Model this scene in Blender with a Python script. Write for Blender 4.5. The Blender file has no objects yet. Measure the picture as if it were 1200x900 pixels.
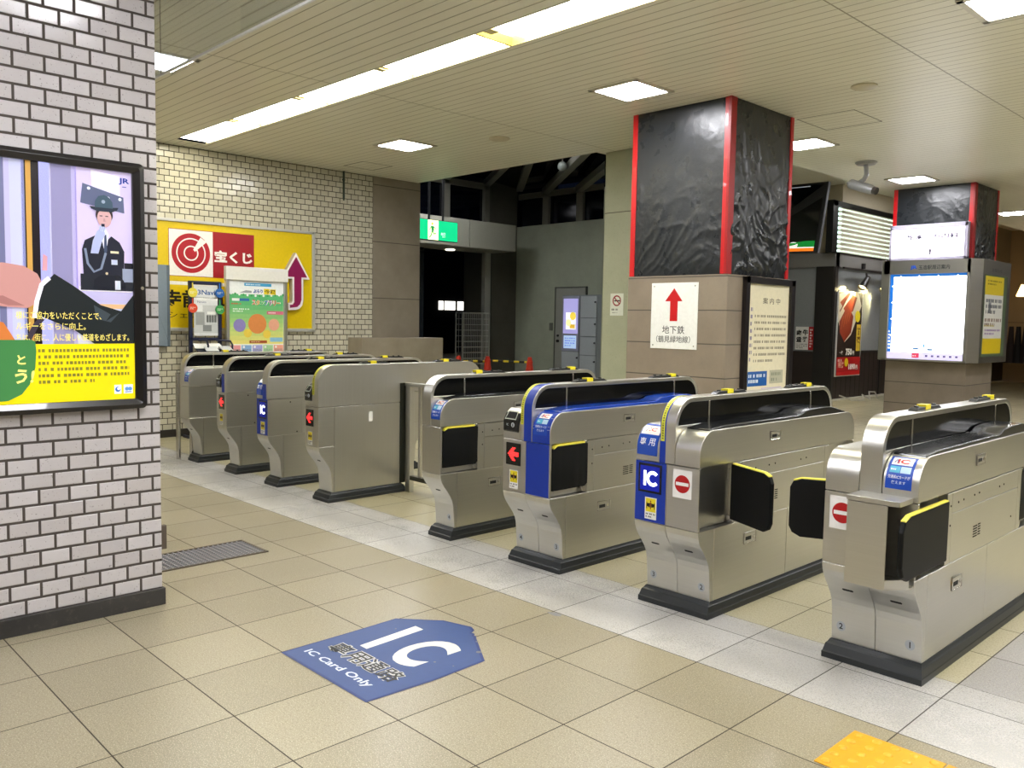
import bpy, bmesh, math, random
from mathutils import Vector, Matrix, noise
random.seed(7)
SC = bpy.context.scene
COL = SC.collection
PI = math.pi

# ------------------------------------------------------------------ colour and materials
def lin(h):
    h = h.lstrip('#')
    return tuple(((c / 12.92) if c <= 0.04045 else ((c + 0.055) / 1.055) ** 2.4)
                 for c in (int(h[i:i + 2], 16) / 255 for i in (0, 2, 4))) + (1.0,)

MATS = {}
class NT:
    """small helper to write shader nodes"""
    def __init__(s, name):
        s.m = bpy.data.materials.new(name); s.m.use_nodes = True
        s.t = s.m.node_tree; s.n = s.t.nodes; s.l = s.t.links
        s.b = s.n['Principled BSDF']; s.out = s.n['Material Output']
    def new(s, typ, **kw):
        n = s.n.new(typ)
        for k, v in kw.items(): setattr(n, k, v)
        return n
    def link(s, a, b): s.l.new(a, b)
    def put(s, sock, v):
        if isinstance(v, bpy.types.NodeSocket): s.l.new(v, sock)
        else: sock.default_value = v
    def m_(s, op, a, b=None, c=None, clamp=False):
        n = s.new('ShaderNodeMath', operation=op); n.use_clamp = clamp
        for i, v in enumerate((a, b, c)):
            if v is not None: s.put(n.inputs[i], v)
        return n.outputs[0]
    def mix(s, f, a, b):
        n = s.new('ShaderNodeMix', data_type='RGBA')
        s.put(n.inputs[0], f); s.put(n.inputs[6], a); s.put(n.inputs[7], b)
        return n.outputs[2]
    def xyz(s, obj=False):
        if obj:
            g = s.new('ShaderNodeTexCoord').outputs['Object']
        else:
            g = s.new('ShaderNodeNewGeometry').outputs['Position']
        x = s.new('ShaderNodeSeparateXYZ'); s.link(g, x.inputs[0])
        return x.outputs[0], x.outputs[1], x.outputs[2], g
    def comb(s, x, y, z):
        n = s.new('ShaderNodeCombineXYZ')
        for i, v in enumerate((x, y, z)): s.put(n.inputs[i], v)
        return n.outputs[0]
    def noise(s, vec, scale, detail=2, rough=0.5):
        n = s.new('ShaderNodeTexNoise'); s.put(n.inputs['Vector'], vec)
        n.inputs['Scale'].default_value = scale; n.inputs['Detail'].default_value = detail
        n.inputs['Roughness'].default_value = rough
        return n.outputs['Fac']
    def white(s, vec):
        n = s.new('ShaderNodeTexWhiteNoise', noise_dimensions='3D'); s.put(n.inputs['Vector'], vec)
        return n.outputs['Value'], n.outputs['Color']
    def ramp(s, v, a, b, lo=0.0, hi=1.0):
        n = s.new('ShaderNodeMapRange'); n.clamp = True
        s.put(n.inputs[0], v)
        for i, x in enumerate((a, b, lo, hi)): n.inputs[i + 1].default_value = x
        return n.outputs[0]
    def bump(s, h, strength=0.3, dist=0.01, normal=None):
        n = s.new('ShaderNodeBump'); n.inputs['Strength'].default_value = strength
        n.inputs['Distance'].default_value = dist; s.put(n.inputs['Height'], h)
        if normal is not None: s.put(n.inputs['Normal'], normal)
        return n.outputs[0]

def paint(hexcol, rough=0.45, metal=0.0, spec=0.5, name=None, coat=0.0):
    k = ('p', hexcol, rough, metal, spec, coat)
    if k in MATS: return MATS[k]
    t = NT(name or 'paint_' + hexcol.strip('#'))
    # faint procedural unevenness so no surface is perfectly flat
    x, y, z, g = t.xyz(True)
    n = t.noise(g, 35.0, 3)
    c = lin(hexcol)
    d = tuple(v * 0.93 for v in c[:3]) + (1,)
    t.put(t.b.inputs['Base Color'], t.mix(t.ramp(n, 0.3, 0.7), d, c))
    t.b.inputs['Roughness'].default_value = rough
    t.b.inputs['Metallic'].default_value = metal
    t.b.inputs['Specular IOR Level'].default_value = spec
    t.b.inputs['Coat Weight'].default_value = coat
    MATS[k] = t.m
    return t.m

def glow(hexcol, strength, name=None):
    k = ('g', hexcol, strength)
    if k in MATS: return MATS[k]
    t = NT(name or 'lit_' + hexcol.strip('#'))
    t.b.inputs['Base Color'].default_value = lin(hexcol)
    t.b.inputs['Roughness'].default_value = 0.25
    t.b.inputs['Emission Color'].default_value = lin(hexcol)
    t.b.inputs['Emission Strength'].default_value = strength
    MATS[k] = t.m
    return t.m

def steel(name='brushed_steel', col='#b9b6ae', rough=0.3, stretch=(2, 2, 160), var=0.025, aniso=0.0):
    k = ('s', name)
    if k in MATS: return MATS[k]
    t = NT(name)
    x, y, z, g = t.xyz(True)
    mp = t.new('ShaderNodeMapping'); t.link(g, mp.inputs[0]); mp.inputs['Scale'].default_value = stretch
    n = t.noise(mp.outputs[0], 1.0, 0, 0.5)
    big = t.noise(g, 3.0, 3, 0.5)
    c = lin(col); d = tuple(v * 0.965 for v in c[:3]) + (1,)
    t.put(t.b.inputs['Base Color'], t.mix(t.ramp(n, 0.25, 0.75), d, c))
    t.b.inputs['Metallic'].default_value = 1.0
    r = t.m_('ADD', t.ramp(n, 0.3, 0.7, -var / 2, var / 2), t.ramp(big, 0.3, 0.7, rough - 0.01, rough + 0.05))
    t.put(t.b.inputs['Roughness'], r)
    t.b.inputs['Anisotropic'].default_value = aniso
    t.put(t.b.inputs['Normal'], t.bump(big, 0.05, 0.01))
    MATS[k] = t.m
    return t.m

def tile_brick(name, cu, cv, bw, bh, u0, v0, gap, base, dark, grout, rough=0.22, tilt=0.02, par=0):
    """running-bond glazed tiles; cu, cv pick world axes 0/1/2"""
    t = NT(name)
    X = t.xyz()
    u = t.m_('DIVIDE', t.m_('SUBTRACT', X[cu], u0), bw)
    v = t.m_('DIVIDE', t.m_('SUBTRACT', X[cv], v0), bh)
    row = t.m_('FLOOR', v)
    off = t.m_('MULTIPLY', t.m_('FLOORED_MODULO', t.m_('ADD', row, float(par)), 2.0), 0.5)
    u2 = t.m_('ADD', u, off)
    cell = t.m_('FLOOR', u2)
    fu = t.m_('FRACT', u2); fv = t.m_('FRACT', v)
    eu = t.m_('MULTIPLY', t.m_('MINIMUM', fu, t.m_('SUBTRACT', 1.0, fu)), bw)
    ev = t.m_('MULTIPLY', t.m_('MINIMUM', fv, t.m_('SUBTRACT', 1.0, fv)), bh)
    e = t.m_('MINIMUM', eu, ev)
    mask = t.ramp(e, gap / 2 - 0.0004, gap / 2 + 0.0008)
    wv, wc = t.white(t.comb(cell, row, 0.0))
    n = t.noise(X[3], 60.0, 3, 0.6)
    spot = t.ramp(t.noise(X[3], 130.0, 1), 0.70, 0.74)
    tint = t.mix(t.m_('ADD', t.m_('MULTIPLY', wv, 0.7), t.m_('MULTIPLY', n, 0.3)), lin(dark), lin(base))
    tint = t.mix(t.m_('MULTIPLY', spot, 0.5), tint, lin(grout))
    t.put(t.b.inputs['Base Color'], t.mix(mask, lin(grout), tint))
    t.put(t.b.inputs['Roughness'], t.m_('ADD', t.m_('MULTIPLY', t.m_('SUBTRACT', 1.0, mask), 0.6), t.ramp(n, 0.3, 0.7, rough - 0.04, rough + 0.06)))
    # each tile leans a touch its own way
    g = t.new('ShaderNodeNewGeometry')
    va = t.new('ShaderNodeVectorMath', operation='SUBTRACT'); t.link(wc, va.inputs[0]); va.inputs[1].default_value = (.5, .5, .5)
    vs = t.new('ShaderNodeVectorMath', operation='SCALE'); t.link(va.outputs[0], vs.inputs[0]); vs.inputs['Scale'].default_value = tilt
    vv = t.new('ShaderNodeVectorMath', operation='ADD'); t.link(g.outputs['Normal'], vv.inputs[0]); t.link(vs.outputs[0], vv.inputs[1])
    vn = t.new('ShaderNodeVectorMath', operation='NORMALIZE'); t.link(vv.outputs[0], vn.inputs[0])
    edge = t.ramp(e, gap / 2 - 0.001, gap / 2 + 0.003)
    h = t.m_('ADD', edge, t.m_('MULTIPLY', t.noise(X[3], 25.0, 2), 0.15))
    t.put(t.b.inputs['Normal'], t.bump(h, 0.6, 0.003, vn.outputs[0]))
    return t.m

# ------------------------------------------------------------------ mesh builder
class MB:
    def __init__(s):
        s.v = []; s.f = []; s.mi = []; s.mats = []; s.sm = []
    def mat(s, m):
        if m not in s.mats: s.mats.append(m)
        return s.mats.index(m)
    def add(s, vs, fs, m, smooth=False):
        o = len(s.v); i = s.mat(m)
        s.v += [tuple(p) for p in vs]
        for f in fs: s.f.append([o + k for k in f]); s.mi.append(i); s.sm.append(smooth)
        return s
    def box(s, x0, x1, y0, y1, z0, z1, m):
        vs = [(x, y, z) for z in (z0, z1) for y in (y0, y1) for x in (x0, x1)]
        return s.add(vs, [(0, 2, 3, 1), (4, 5, 7, 6), (0, 1, 5, 4), (2, 6, 7, 3), (0, 4, 6, 2), (1, 3, 7, 5)], m)
    def prism(s, poly, a0, a1, m, axis='x', smooth=False, caps=True):
        """poly: 2D points; axis x: (y,z); y: (x,z); z: (x,y)"""
        def P(p, a):
            return {'x': (a, p[0], p[1]), 'y': (p[0], a, p[1]), 'z': (p[0], p[1], a)}[axis]
        n = len(poly)
        vs = [P(p, a0) for p in poly] + [P(p, a1) for p in poly]
        fs = [(i, (i + 1) % n, n + (i + 1) % n, n + i) for i in range(n)]
        s.add(vs, fs, m, smooth)
        if caps:
            s.add(vs, [tuple(range(n))[::-1], tuple(range(n, 2 * n))], m)
        return s
    def tube(s, pts, r, m, n=10, cap=True):
        pts = [Vector(p) for p in pts]; rs = r if isinstance(r, (list, tuple)) else [r] * len(pts)
        rings = []; up = None
        for i, p in enumerate(pts):
            d = (pts[min(i + 1, len(pts) - 1)] - pts[max(i - 1, 0)]).normalized()
            if up is None:
                up = Vector((0, 0, 1)) if abs(d.z) < 0.9 else Vector((1, 0, 0))
            a = d.cross(up)
            if a.length < 1e-6: a = d.cross(Vector((0, 1, 0)))
            a.normalize(); b = d.cross(a).normalized(); up = -b if False else up
            rings.append([p + a * math.cos(2 * PI * k / n) * rs[i] + b * math.sin(2 * PI * k / n) * rs[i] for k in range(n)])
        vs = [v for rg in rings for v in rg]
        fs = [(i * n + k, i * n + (k + 1) % n, (i + 1) * n + (k + 1) % n, (i + 1) * n + k) for i in range(len(pts) - 1) for k in range(n)]
        s.add(vs, fs, m, True)
        if cap: s.add(vs, [tuple(range(n))[::-1], tuple(range(len(vs) - n, len(vs)))], m)
        return s
    def lathe(s, prof, cx, cy, m, n=20, cz=0.0):
        vs = [(cx + r * math.cos(2 * PI * k / n), cy + r * math.sin(2 * PI * k / n), cz + z) for r, z in prof for k in range(n)]
        fs = [(i * n + k, i * n + (k + 1) % n, (i + 1) * n + (k + 1) % n, (i + 1) * n + k) for i in range(len(prof) - 1) for k in range(n)]
        s.add(vs, fs, m, True)
        s.add(vs, [tuple(range(n))[::-1], tuple(range(len(vs) - n, len(vs)))], m)
        return s
    def build(s, name, parent=None, loc=None, rot=None, bevel=0.0, seg=2, sharp=32):
        me = bpy.data.meshes.new(name)
        me.from_pydata(s.v, [], s.f)
        for m in s.mats: me.materials.append(m)
        me.polygons.foreach_set('material_index', s.mi)
        me.polygons.foreach_set('use_smooth', s.sm)
        me.validate()
        bm = bmesh.new(); bm.from_mesh(me)
        if not getattr(s, 'flat', False):
            bmesh.ops.remove_doubles(bm, verts=bm.verts, dist=1e-5)
            bmesh.ops.recalc_face_normals(bm, faces=bm.faces)
        bm.to_mesh(me); bm.free()
        if any(s.sm): me.set_sharp_from_angle(angle=math.radians(sharp))
        o = bpy.data.objects.new(name, me); COL.objects.link(o)
        if parent: o.parent = parent
        if loc: o.location = loc
        if rot: o.rotation_euler = rot
        if bevel:
            b = o.modifiers.new('edge', 'BEVEL'); b.width = bevel; b.segments = seg; b.limit_method = 'ANGLE'; b.angle_limit = math.radians(50)
            b.harden_normals = False
        return o

def tag(o, label=None, cat=None, group=None, kind=None):
    if label: o['label'] = label
    if cat: o['category'] = cat
    if group: o['group'] = group
    if kind: o['kind'] = kind
    return o
def thing(name, label, cat, loc=(0, 0, 0), group=None, rz=0.0):
    o = bpy.data.objects.new(name, None); COL.objects.link(o)
    o.empty_display_size = 0.1; o.location = loc; o.rotation_euler = (0, 0, rz)
    return tag(o, label, cat, group)
def copy_tree(o, parent=None):
    c = o.copy(); COL.objects.link(c)
    if parent: c.parent = parent
    for ch in o.children: copy_tree(ch, c)
    return c

# ------------------------------------------------------------------ printed artwork on a surface
_TXT = {}
def text_mesh(body, bold=0.0):
    k = (body, bold)
    if k in _TXT: return _TXT[k]
    cu = bpy.data.curves.new('t', 'FONT'); cu.body = body; cu.size = 1.0; cu.resolution_u = 6 if len(body) == 1 and body.isascii() else 2; cu.offset = bold
    cu.fill_mode = 'FRONT'
    ob = bpy.data.objects.new('t', cu); COL.objects.link(ob)
    bpy.context.view_layer.update()
    dg = bpy.context.evaluated_depsgraph_get(); ev = ob.evaluated_get(dg); me = ev.to_mesh()
    vs = [(v.co.x, v.co.y) for v in me.vertices]; fs = [tuple(p.vertices) for p in me.polygons]
    ev.to_mesh_clear()
    bpy.data.objects.remove(ob); bpy.data.curves.remove(cu)
    if vs:
        x0 = min(v[0] for v in vs); x1 = max(v[0] for v in vs); y0 = min(v[1] for v in vs); y1 = max(v[1] for v in vs)
    else: x0 = x1 = y0 = y1 = 0
    _TXT[k] = (vs, fs, x0, x1, y0, y1)
    return _TXT[k]

class Art:
    """flat print built from coloured shapes; u to the right, v up, layers stacked 0.25 mm apart"""
    def __init__(s, mapf, mf=None, step=0.0003):
        s.mb = MB(); s.map = mapf; s.mf = mf or (lambda h: paint(h, 0.35)); s.step = step; s.l = 0
    def _add(s, vs, fs, col, l):
        if l is None:
            s.l += 1; l = s.l
        m = col if not isinstance(col, str) else s.mf(col)
        s.mb.add([s.map(u, v, l * s.step) for u, v in vs], fs, m)
        return s
    def rect(s, u0, v0, u1, v1, col, l=None, n=1):
        vs = []; fs = []
        for i in range(n + 1):
            v = v0 + (v1 - v0) * i / n; vs += [(u0, v), (u1, v)]
        for i in range(n): fs.append((2 * i, 2 * i + 1, 2 * i + 3, 2 * i + 2))
        return s._add(vs, fs, col, l)
    def poly(s, pts, col, l=None): return s._add(pts, [tuple(range(len(pts)))], col, l)
    def disc(s, u, v, r, col, l=None, n=28, ry=None):
        ry = ry or r
        return s.poly([(u + r * math.cos(2 * PI * k / n), v + ry * math.sin(2 * PI * k / n)) for k in range(n)], col, l)
    def ring(s, u, v, r0, r1, col, l=None, a0=0, a1=360, n=48):
        vs = []; fs = []
        for k in range(n + 1):
            a = math.radians(a0 + (a1 - a0) * k / n)
            vs += [(u + r0 * math.cos(a), v + r0 * math.sin(a)), (u + r1 * math.cos(a), v + r1 * math.sin(a))]
        for k in range(n): fs.append((2 * k, 2 * k + 1, 2 * k + 3, 2 * k + 2))
        return s._add(vs, fs, col, l)
    def line(s, pts, w, col, l=None):
        """a thick stroke"""
        if l is None: s.l += 1; l = s.l
        vs = []; n = len(pts)
        for i, (x, y) in enumerate(pts):
            ax, ay = pts[max(i - 1, 0)]; bx, by = pts[min(i + 1, n - 1)]
            dx, dy = bx - ax, by - ay; L = math.hypot(dx, dy) or 1
            vs += [(x - dy / L * w / 2, y + dx / L * w / 2), (x + dy / L * w / 2, y - dx / L * w / 2)]
        return s._add(vs, [(2 * i, 2 * i + 1, 2 * i + 3, 2 * i + 2) for i in range(n - 1)], col, l)
    def text(s, body, u, v, h, col, l=None, bold=0.0, width=None, align='l', slant=0.0, vert=False):
        """h: cap/glyph height of the drawn box; (u,v): lower left of it (or centre for align c)"""
        vs, fs, x0, x1, y0, y1 = text_mesh(body, bold)
        if not vs: return s
        sy = h / (y1 - y0); sx = (width / (x1 - x0)) if width else sy
        w = (x1 - x0) * sx
        ox = u - (w / 2 if align == 'c' else (w if align == 'r' else 0))
        return s._add([(ox + (x - x0) * sx + slant * (y - y0) * sy, v + (y - y0) * sy) for x, y in vs], fs, col, l)
    def greek(s, u0, v0, u1, v1, rows, col, l=None, fill=0.55, seed=1, gap=0.35):
        """rows of small dashes where the photo's print is too fine to read"""
        rnd = random.Random(seed)
        if l is None: s.l += 1; l = s.l
        rh = (v1 - v0) / rows
        for r in range(rows):
            y = v1 - (r + 1) * rh + rh * (1 - fill) / 2; u = u0
            end = u1 if r < rows - 1 else u0 + (u1 - u0) * 0.6
            while u < end:
                w = rh * fill * rnd.uniform(0.6, 1.0)
                s.rect(u, y, min(u + w, end), y + rh * fill, col, l)
                u += w + rh * fill * rnd.choice((gap, gap, gap, gap * 3))
        return s
    def build(s, name, parent=None):
        s.mb.flat = True
        o = s.mb.build(name, parent)
        return o

def plane_map(O, U, V, N):
    O, U, V, N = map(Vector, (O, U, V, N))
    return lambda u, v, h: O + U * u + V * v + N * h
def path_map(path, x0, nsign=1, xdir=1):
    """path: list of (y,z) points; u along x, v along the path's length"""
    L = [0]
    for a, b in zip(path, path[1:]): L.append(L[-1] + math.hypot(b[0] - a[0], b[1] - a[1]))
    def f(u, v, h):
        i = 0
        while i < len(L) - 2 and v > L[i + 1]: i += 1
        a, b = path[i], path[i + 1]; d = (b[0] - a[0], b[1] - a[1]); q = math.hypot(*d); k = (v - L[i]) / q
        y = a[0] + d[0] * k; z = a[1] + d[1] * k
        ny, nz = -d[1] / q, d[0] / q
        return Vector((x0 + xdir * u, y + ny * h, z + nz * h))
    return f
def arc(cy, cz, r, a0, a1, n=10):
    return [(cy + r * math.cos(math.radians(a0 + (a1 - a0) * i / n)), cz + r * math.sin(math.radians(a0 + (a1 - a0) * i / n))) for i in range(n + 1)]

# ------------------------------------------------------------------ camera (fitted to the floor grid, 1200 x 900)
CP = (991.1857, 0.8034478, 0.0740289, 0.0169966, 1.0752631, -2.8802667, 1.3698066)
f_, yaw, pitch, roll, cx_, cy_, cz_ = CP
F = Vector((-math.sin(yaw) * math.cos(pitch), math.cos(yaw) * math.cos(pitch), -math.sin(pitch)))
R0 = Vector((math.cos(yaw), math.sin(yaw), 0)); U0 = R0.cross(F)
R1 = math.cos(roll) * R0 + math.sin(roll) * U0; U1 = -math.sin(roll) * R0 + math.cos(roll) * U0
cam = bpy.data.objects.new('camera', bpy.data.cameras.new('camera')); COL.objects.link(cam)
cam.matrix_world = Matrix(((R1.x, U1.x, -F.x, cx_), (R1.y, U1.y, -F.y, cy_), (R1.z, U1.z, -F.z, cz_), (0, 0, 0, 1)))
cam.data.sensor_width = 36; cam.data.sensor_fit = 'HORIZONTAL'; cam.data.lens = f_ * 36 / 1200; cam.data.clip_end = 200
SC.camera = cam
# ================================================================== fare gates
ST = steel('brushed_steel', '#d2d1cc', 0.31)
ST2 = steel('brushed_steel_flat', '#d0cfca', 0.32, (2, 160, 2))
STF = steel('polished_edge_steel', '#d2d0cc', 0.18, (200, 6, 6))
CORE = paint('#141412', 0.7, name='dark_gap')
RUB = paint('#24282a', 0.42, name='black_plinth_rubber')
RUBL = paint('#2d3335', 0.36)
PAD = paint('#090b0d', 0.5, spec=0.22, name='black_flap_leather')
BLK = paint('#08090a', 0.12, spec=0.3, name='smoked_acrylic')
DECK = paint('#101215', 0.22, name='black_glossy_deck', coat=0.2)
DBLU = paint('#0a3aa0', 0.22, name='blue_glossy_deck', coat=0.4)
BLU = '#0833a2'
YEL = paint('#e2d650', 0.4, name='yellow_edge')
LEN = 1.585
HT = 0.885      # top of the head
ZM, ZH = 0.42, 0.715
GAP = 0.0022

LOWP = [(0.118, 0.072), (0.112, 0.16), (0.107, 0.215), (0.099, 0.245), (0.083, 0.275), (0.058, 0.31), (0.034, 0.34), (0.017, 0.365), (0.006, 0.39), (0.0, 0.42)]
HEADP = [(0.0, ZH), (0.0, 0.775)] + arc(0.11, 0.775, 0.11, 180, 90, 10)[1:]
HEADP = [(y, z) for y, z in HEADP]
HOODP = [(0.0, ZH), (0.0, 0.89)] + arc(0.135, 0.89, 0.135, 180, 90, 12)[1:] + [(0.30, 1.025)]
HOODT = 1.025

def low_segs():
    """cross sections (y,z) of the lower cabinet: front, middle, rear"""
    fr = LOWP[:]
    yield fr + [(0.135, ZM), (0.135, 0.072)]
    yield [(0.138, 0.072), (0.138, ZM), (0.825, ZM), (0.825, 0.072)]
    yield [(0.828, 0.072), (0.828, ZM), (LEN - 0.138, ZM), (LEN - 0.138, 0.072)]
    rr = [(LEN - y, z) for y, z in LOWP]
    yield rr + [(LEN - 0.135, ZM), (LEN - 0.135, 0.072)]

def plinth(x0, x1, y0, y1, parent):
    mb = MB()
    a, b = 0.020, 0.046
    pf = [(x0 - a, y0 - b), (x1 + a, y0 - b), (x1 + a, y1 + b), (x0 - a, y1 + b)]
    lv = [(0.0, 1.0), (0.024, 1.0), (0.028, 0.88), (0.056, 0.62), (0.061, 0.40), (0.072, 0.15)]
    vs = []
    for z, k in lv:
        vs += [(x0 - a * k, y0 - b * k, z), (x1 + a * k, y0 - b * k, z), (x1 + a * k, y1 + b * k, z), (x0 - a * k, y1 + b * k, z)]
    fs = [(i * 4 + j, i * 4 + (j + 1) % 4, (i + 1) * 4 + (j + 1) % 4, (i + 1) * 4 + j) for i in range(len(lv) - 1) for j in range(4)]
    fs += [(3, 2, 1, 0), tuple(range(len(vs) - 4, len(vs)))]
    mb.add(vs, fs, RUB)
    return mb.build('plinth', parent)

def flap_mesh(hinge, tip, z0, z1, m_pad, th=0.022, yellow=True, cut=0.035):
    """padded flap standing upright from hinge (x,y) to tip (x,y)"""
    h = Vector(hinge + (0,)); t = Vector(tip + (0,)); d = (t - h); L = d.length; d.normalize(); n = Vector((-d.y, d.x, 0))
    pts = [(0, z0 + 0.004), (L - cut * 1.4, z0), (L - cut * 0.4, z0 + cut * 0.5), (L, z0 + cut * 1.3), (L, z1 - cut * 1.2), (L - cut * 0.4, z1 - cut * 0.35), (L - cut * 1.4, z1), (0, z1 + 0.004)]
    mb = MB()
    def P(u, z, k): q = h + d * u + n * k; return (q.x, q.y, z)
    N = len(pts)
    vs = [P(u, z, -th / 2) for u, z in pts] + [P(u, z, th / 2) for u, z in pts]
    fs = [(i, (i + 1) % N, N + (i + 1) % N, N + i) for i in range(N)] + [tuple(range(N))[::-1], tuple(range(N, 2 * N))]
    mb.add(vs, fs, m_pad)
    my = MB()
    top = [(0.012, z1 + 0.004), (L - cut * 1.4, z1), (L - cut * 0.4, z1 - cut * 0.35)]
    vs = []
    for u, z in top:
        vs += [P(u, z - 0.001, -th * .56), P(u, z + 0.005, -th * .4), P(u, z + 0.005, th * .4), P(u, z - 0.001, th * .56)]
    fs = [(i * 4 + j, i * 4 + (j + 1) % 4, (i + 1) * 4 + (j + 1) % 4, (i + 1) * 4 + j) for i in range(2) for j in range(4)] + [(0, 1, 2, 3), (8, 9, 10, 11)]
    my.add(vs, fs, YEL)
    return mb, my

def add_flap(parent, hinge, tip, z0=0.445, z1=0.70, side=1):
    a, b = flap_mesh(hinge, tip, z0, z1, PAD)
    fl = a.build('flap_door', parent, bevel=0.006, seg=2)
    b.build('yellow_edge', fl, bevel=0.002)
    return fl

def folded_flap(parent, xs, side, y0=0.02, y1=0.305, yellow=True):
    """flap folded flat against the lane side; side = +1 right face, -1 left face"""
    xo = xs - side * 0.004
    # soft leather pad with vertical creases
    mb = MB(); n = 14; zs0, zs1 = 0.462, 0.700
    rnd = random.Random(int(abs(xs) * 1000) + side)
    vs = []
    cols = [y0 + (y1 - y0) * i / n for i in range(n + 1)]
    dep = [rnd.uniform(-0.003, 0.003) + 0.004 * math.sin(PI * i / n) for i in range(n + 1)]
    rows = 5
    for i, y in enumerate(cols):
        for j in range(rows + 1):
            t = j / rows
            zz = zs0 + (zs1 - zs0) * t
            if i == 0 and j == rows: zz -= 0.012
            if i == n and j == 0: zz += 0.014
            vs.append((xo + side * (0.006 + dep[i] * math.sin(PI * min(1, t + .15))), y, zz))
    m = len(vs)
    vs += [(xo - side * 0.02, v[1], v[2]) for v in vs]
    R = rows + 1
    fs = [(i * R + j, (i + 1) * R + j, (i + 1) * R + j + 1, i * R + j + 1) for i in range(n) for j in range(rows)]
    fs += [(m + i * R + j, m + (i + 1) * R + j, m + (i + 1) * R + j + 1, m + i * R + j + 1) for i in range(n) for j in range(rows)]
    rim = [i * R for i in range(n + 1)] + [n * R + j for j in range(1, R)] + [i * R + rows for i in range(n - 1, -1, -1)] + [j for j in range(rows - 1, 0, -1)]
    fs += [(rim[k], rim[(k + 1) % len(rim)], m + rim[(k + 1) % len(rim)], m + rim[k]) for k in range(len(rim))]
    mb.add(vs, fs, PAD, True)
    fl = mb.build('flap_door', parent, sharp=50)
    e = MB()
    for (ya, za, yb, zb) in ((y0 + 0.006, 0.690, y0 + 0.035, 0.704), (y0 + 0.035, 0.704, y1 - 0.03, 0.704)):
        e.add([(xo - side * 0.015, ya, za), (xo + side * 0.010, ya, za), (xo + side * 0.010, yb, zb), (xo - side * 0.015, yb, zb),
               (xo - side * 0.015, ya, za + 0.01), (xo + side * 0.010, ya, za + 0.01), (xo + side * 0.010, yb, zb + 0.01), (xo - side * 0.015, yb, zb + 0.01)],
              [(0, 1, 2, 3), (4, 5, 6, 7), (0, 1, 5, 4), (2, 3, 7, 6), (0, 3, 7, 4), (1, 2, 6, 5)], YEL)
    if y0 < 1: e.build('yellow_edge', fl)
    for za, zb in ((0.702, 0.716), (0.43, 0.458)):
        h = MB()
        h.box(min(xo, xo - side * .02), max(xo, xo - side * .02), y1 - 0.03 if y1 < 1 else y0, y1 if y1 < 1 else y0 + 0.03, za, zb, STF)
        h.build('hinge', fl, bevel=0.002)

def side_details(parent, xs, side, low=True, high=True, vent=True, screws=True):
    """recessed catches, vents and screw heads on a lane side"""
    N = (side, 0, 0); U = (0, 1, 0)
    def catch(name, y, z, w=0.11, h=0.055):
        p = MB(); x = xs
        xa, xb = sorted((x, x + side * 0.0025)); xc, xd = sorted((x, x + side * 0.0035))
        p.box(xa, xb, y, y + w, z, z + h, ST2)
        for a0, a1, b0, b1 in ((y, y + w, z, z + .003), (y, y + w, z + h - .003, z + h), (y, y + .003, z, z + h), (y + w - .003, y + w, z, z + h)): p.box(min(xs, xs + side * .005), max(xs, xs + side * .005), a0, a1, b0, b1, STF)
        p.box(xc, xd, y + 0.015, y + w * 0.62, z + h * 0.28, z + h * 0.62, CORE)
        q = p.build(name, parent, bevel=0.001, seg=1)
        k = MB(); xe, xf = sorted((x, x + side * 0.006))
        k.tube([(xe, y + w * 0.8, z + h * 0.5), (xf, y + w * 0.8, z + h * 0.5)], 0.009, STF, 12)
        k.build('lock_cylinder', q)
    if low: catch('catch_plate', 0.40, 0.30)
    if high: catch('catch_plate', 0.62, 0.795, 0.10, 0.045)
    xa, xb = sorted((xs, xs + side * 0.0012))
    if vent:
        p = MB()
        for k in range(5):
            p.box(xa, xb, 0.625, 0.675, 0.485 + k * 0.011, 0.490 + k * 0.011, CORE)
            p.box(xa, xb, 0.685, 0.715, 0.487 + k * 0.011, 0.492 + k * 0.011, CORE)
        p.build('vent_slots', parent)
    if screws:
        p = MB()
        for y, z in ((0.345, 0.66), (0.43, 0.665), (0.49, 0.668), (0.62, 0.67), (0.68, 0.672), (0.95, 0.665), (1.01, 0.668), (0.345, 0.58), (1.14, 0.50)):
            p.tube([(xa, y, z), (xb + 0.0005, y, z)], 0.0045, CORE, 8)
        p.build('screw_heads', parent)

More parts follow.
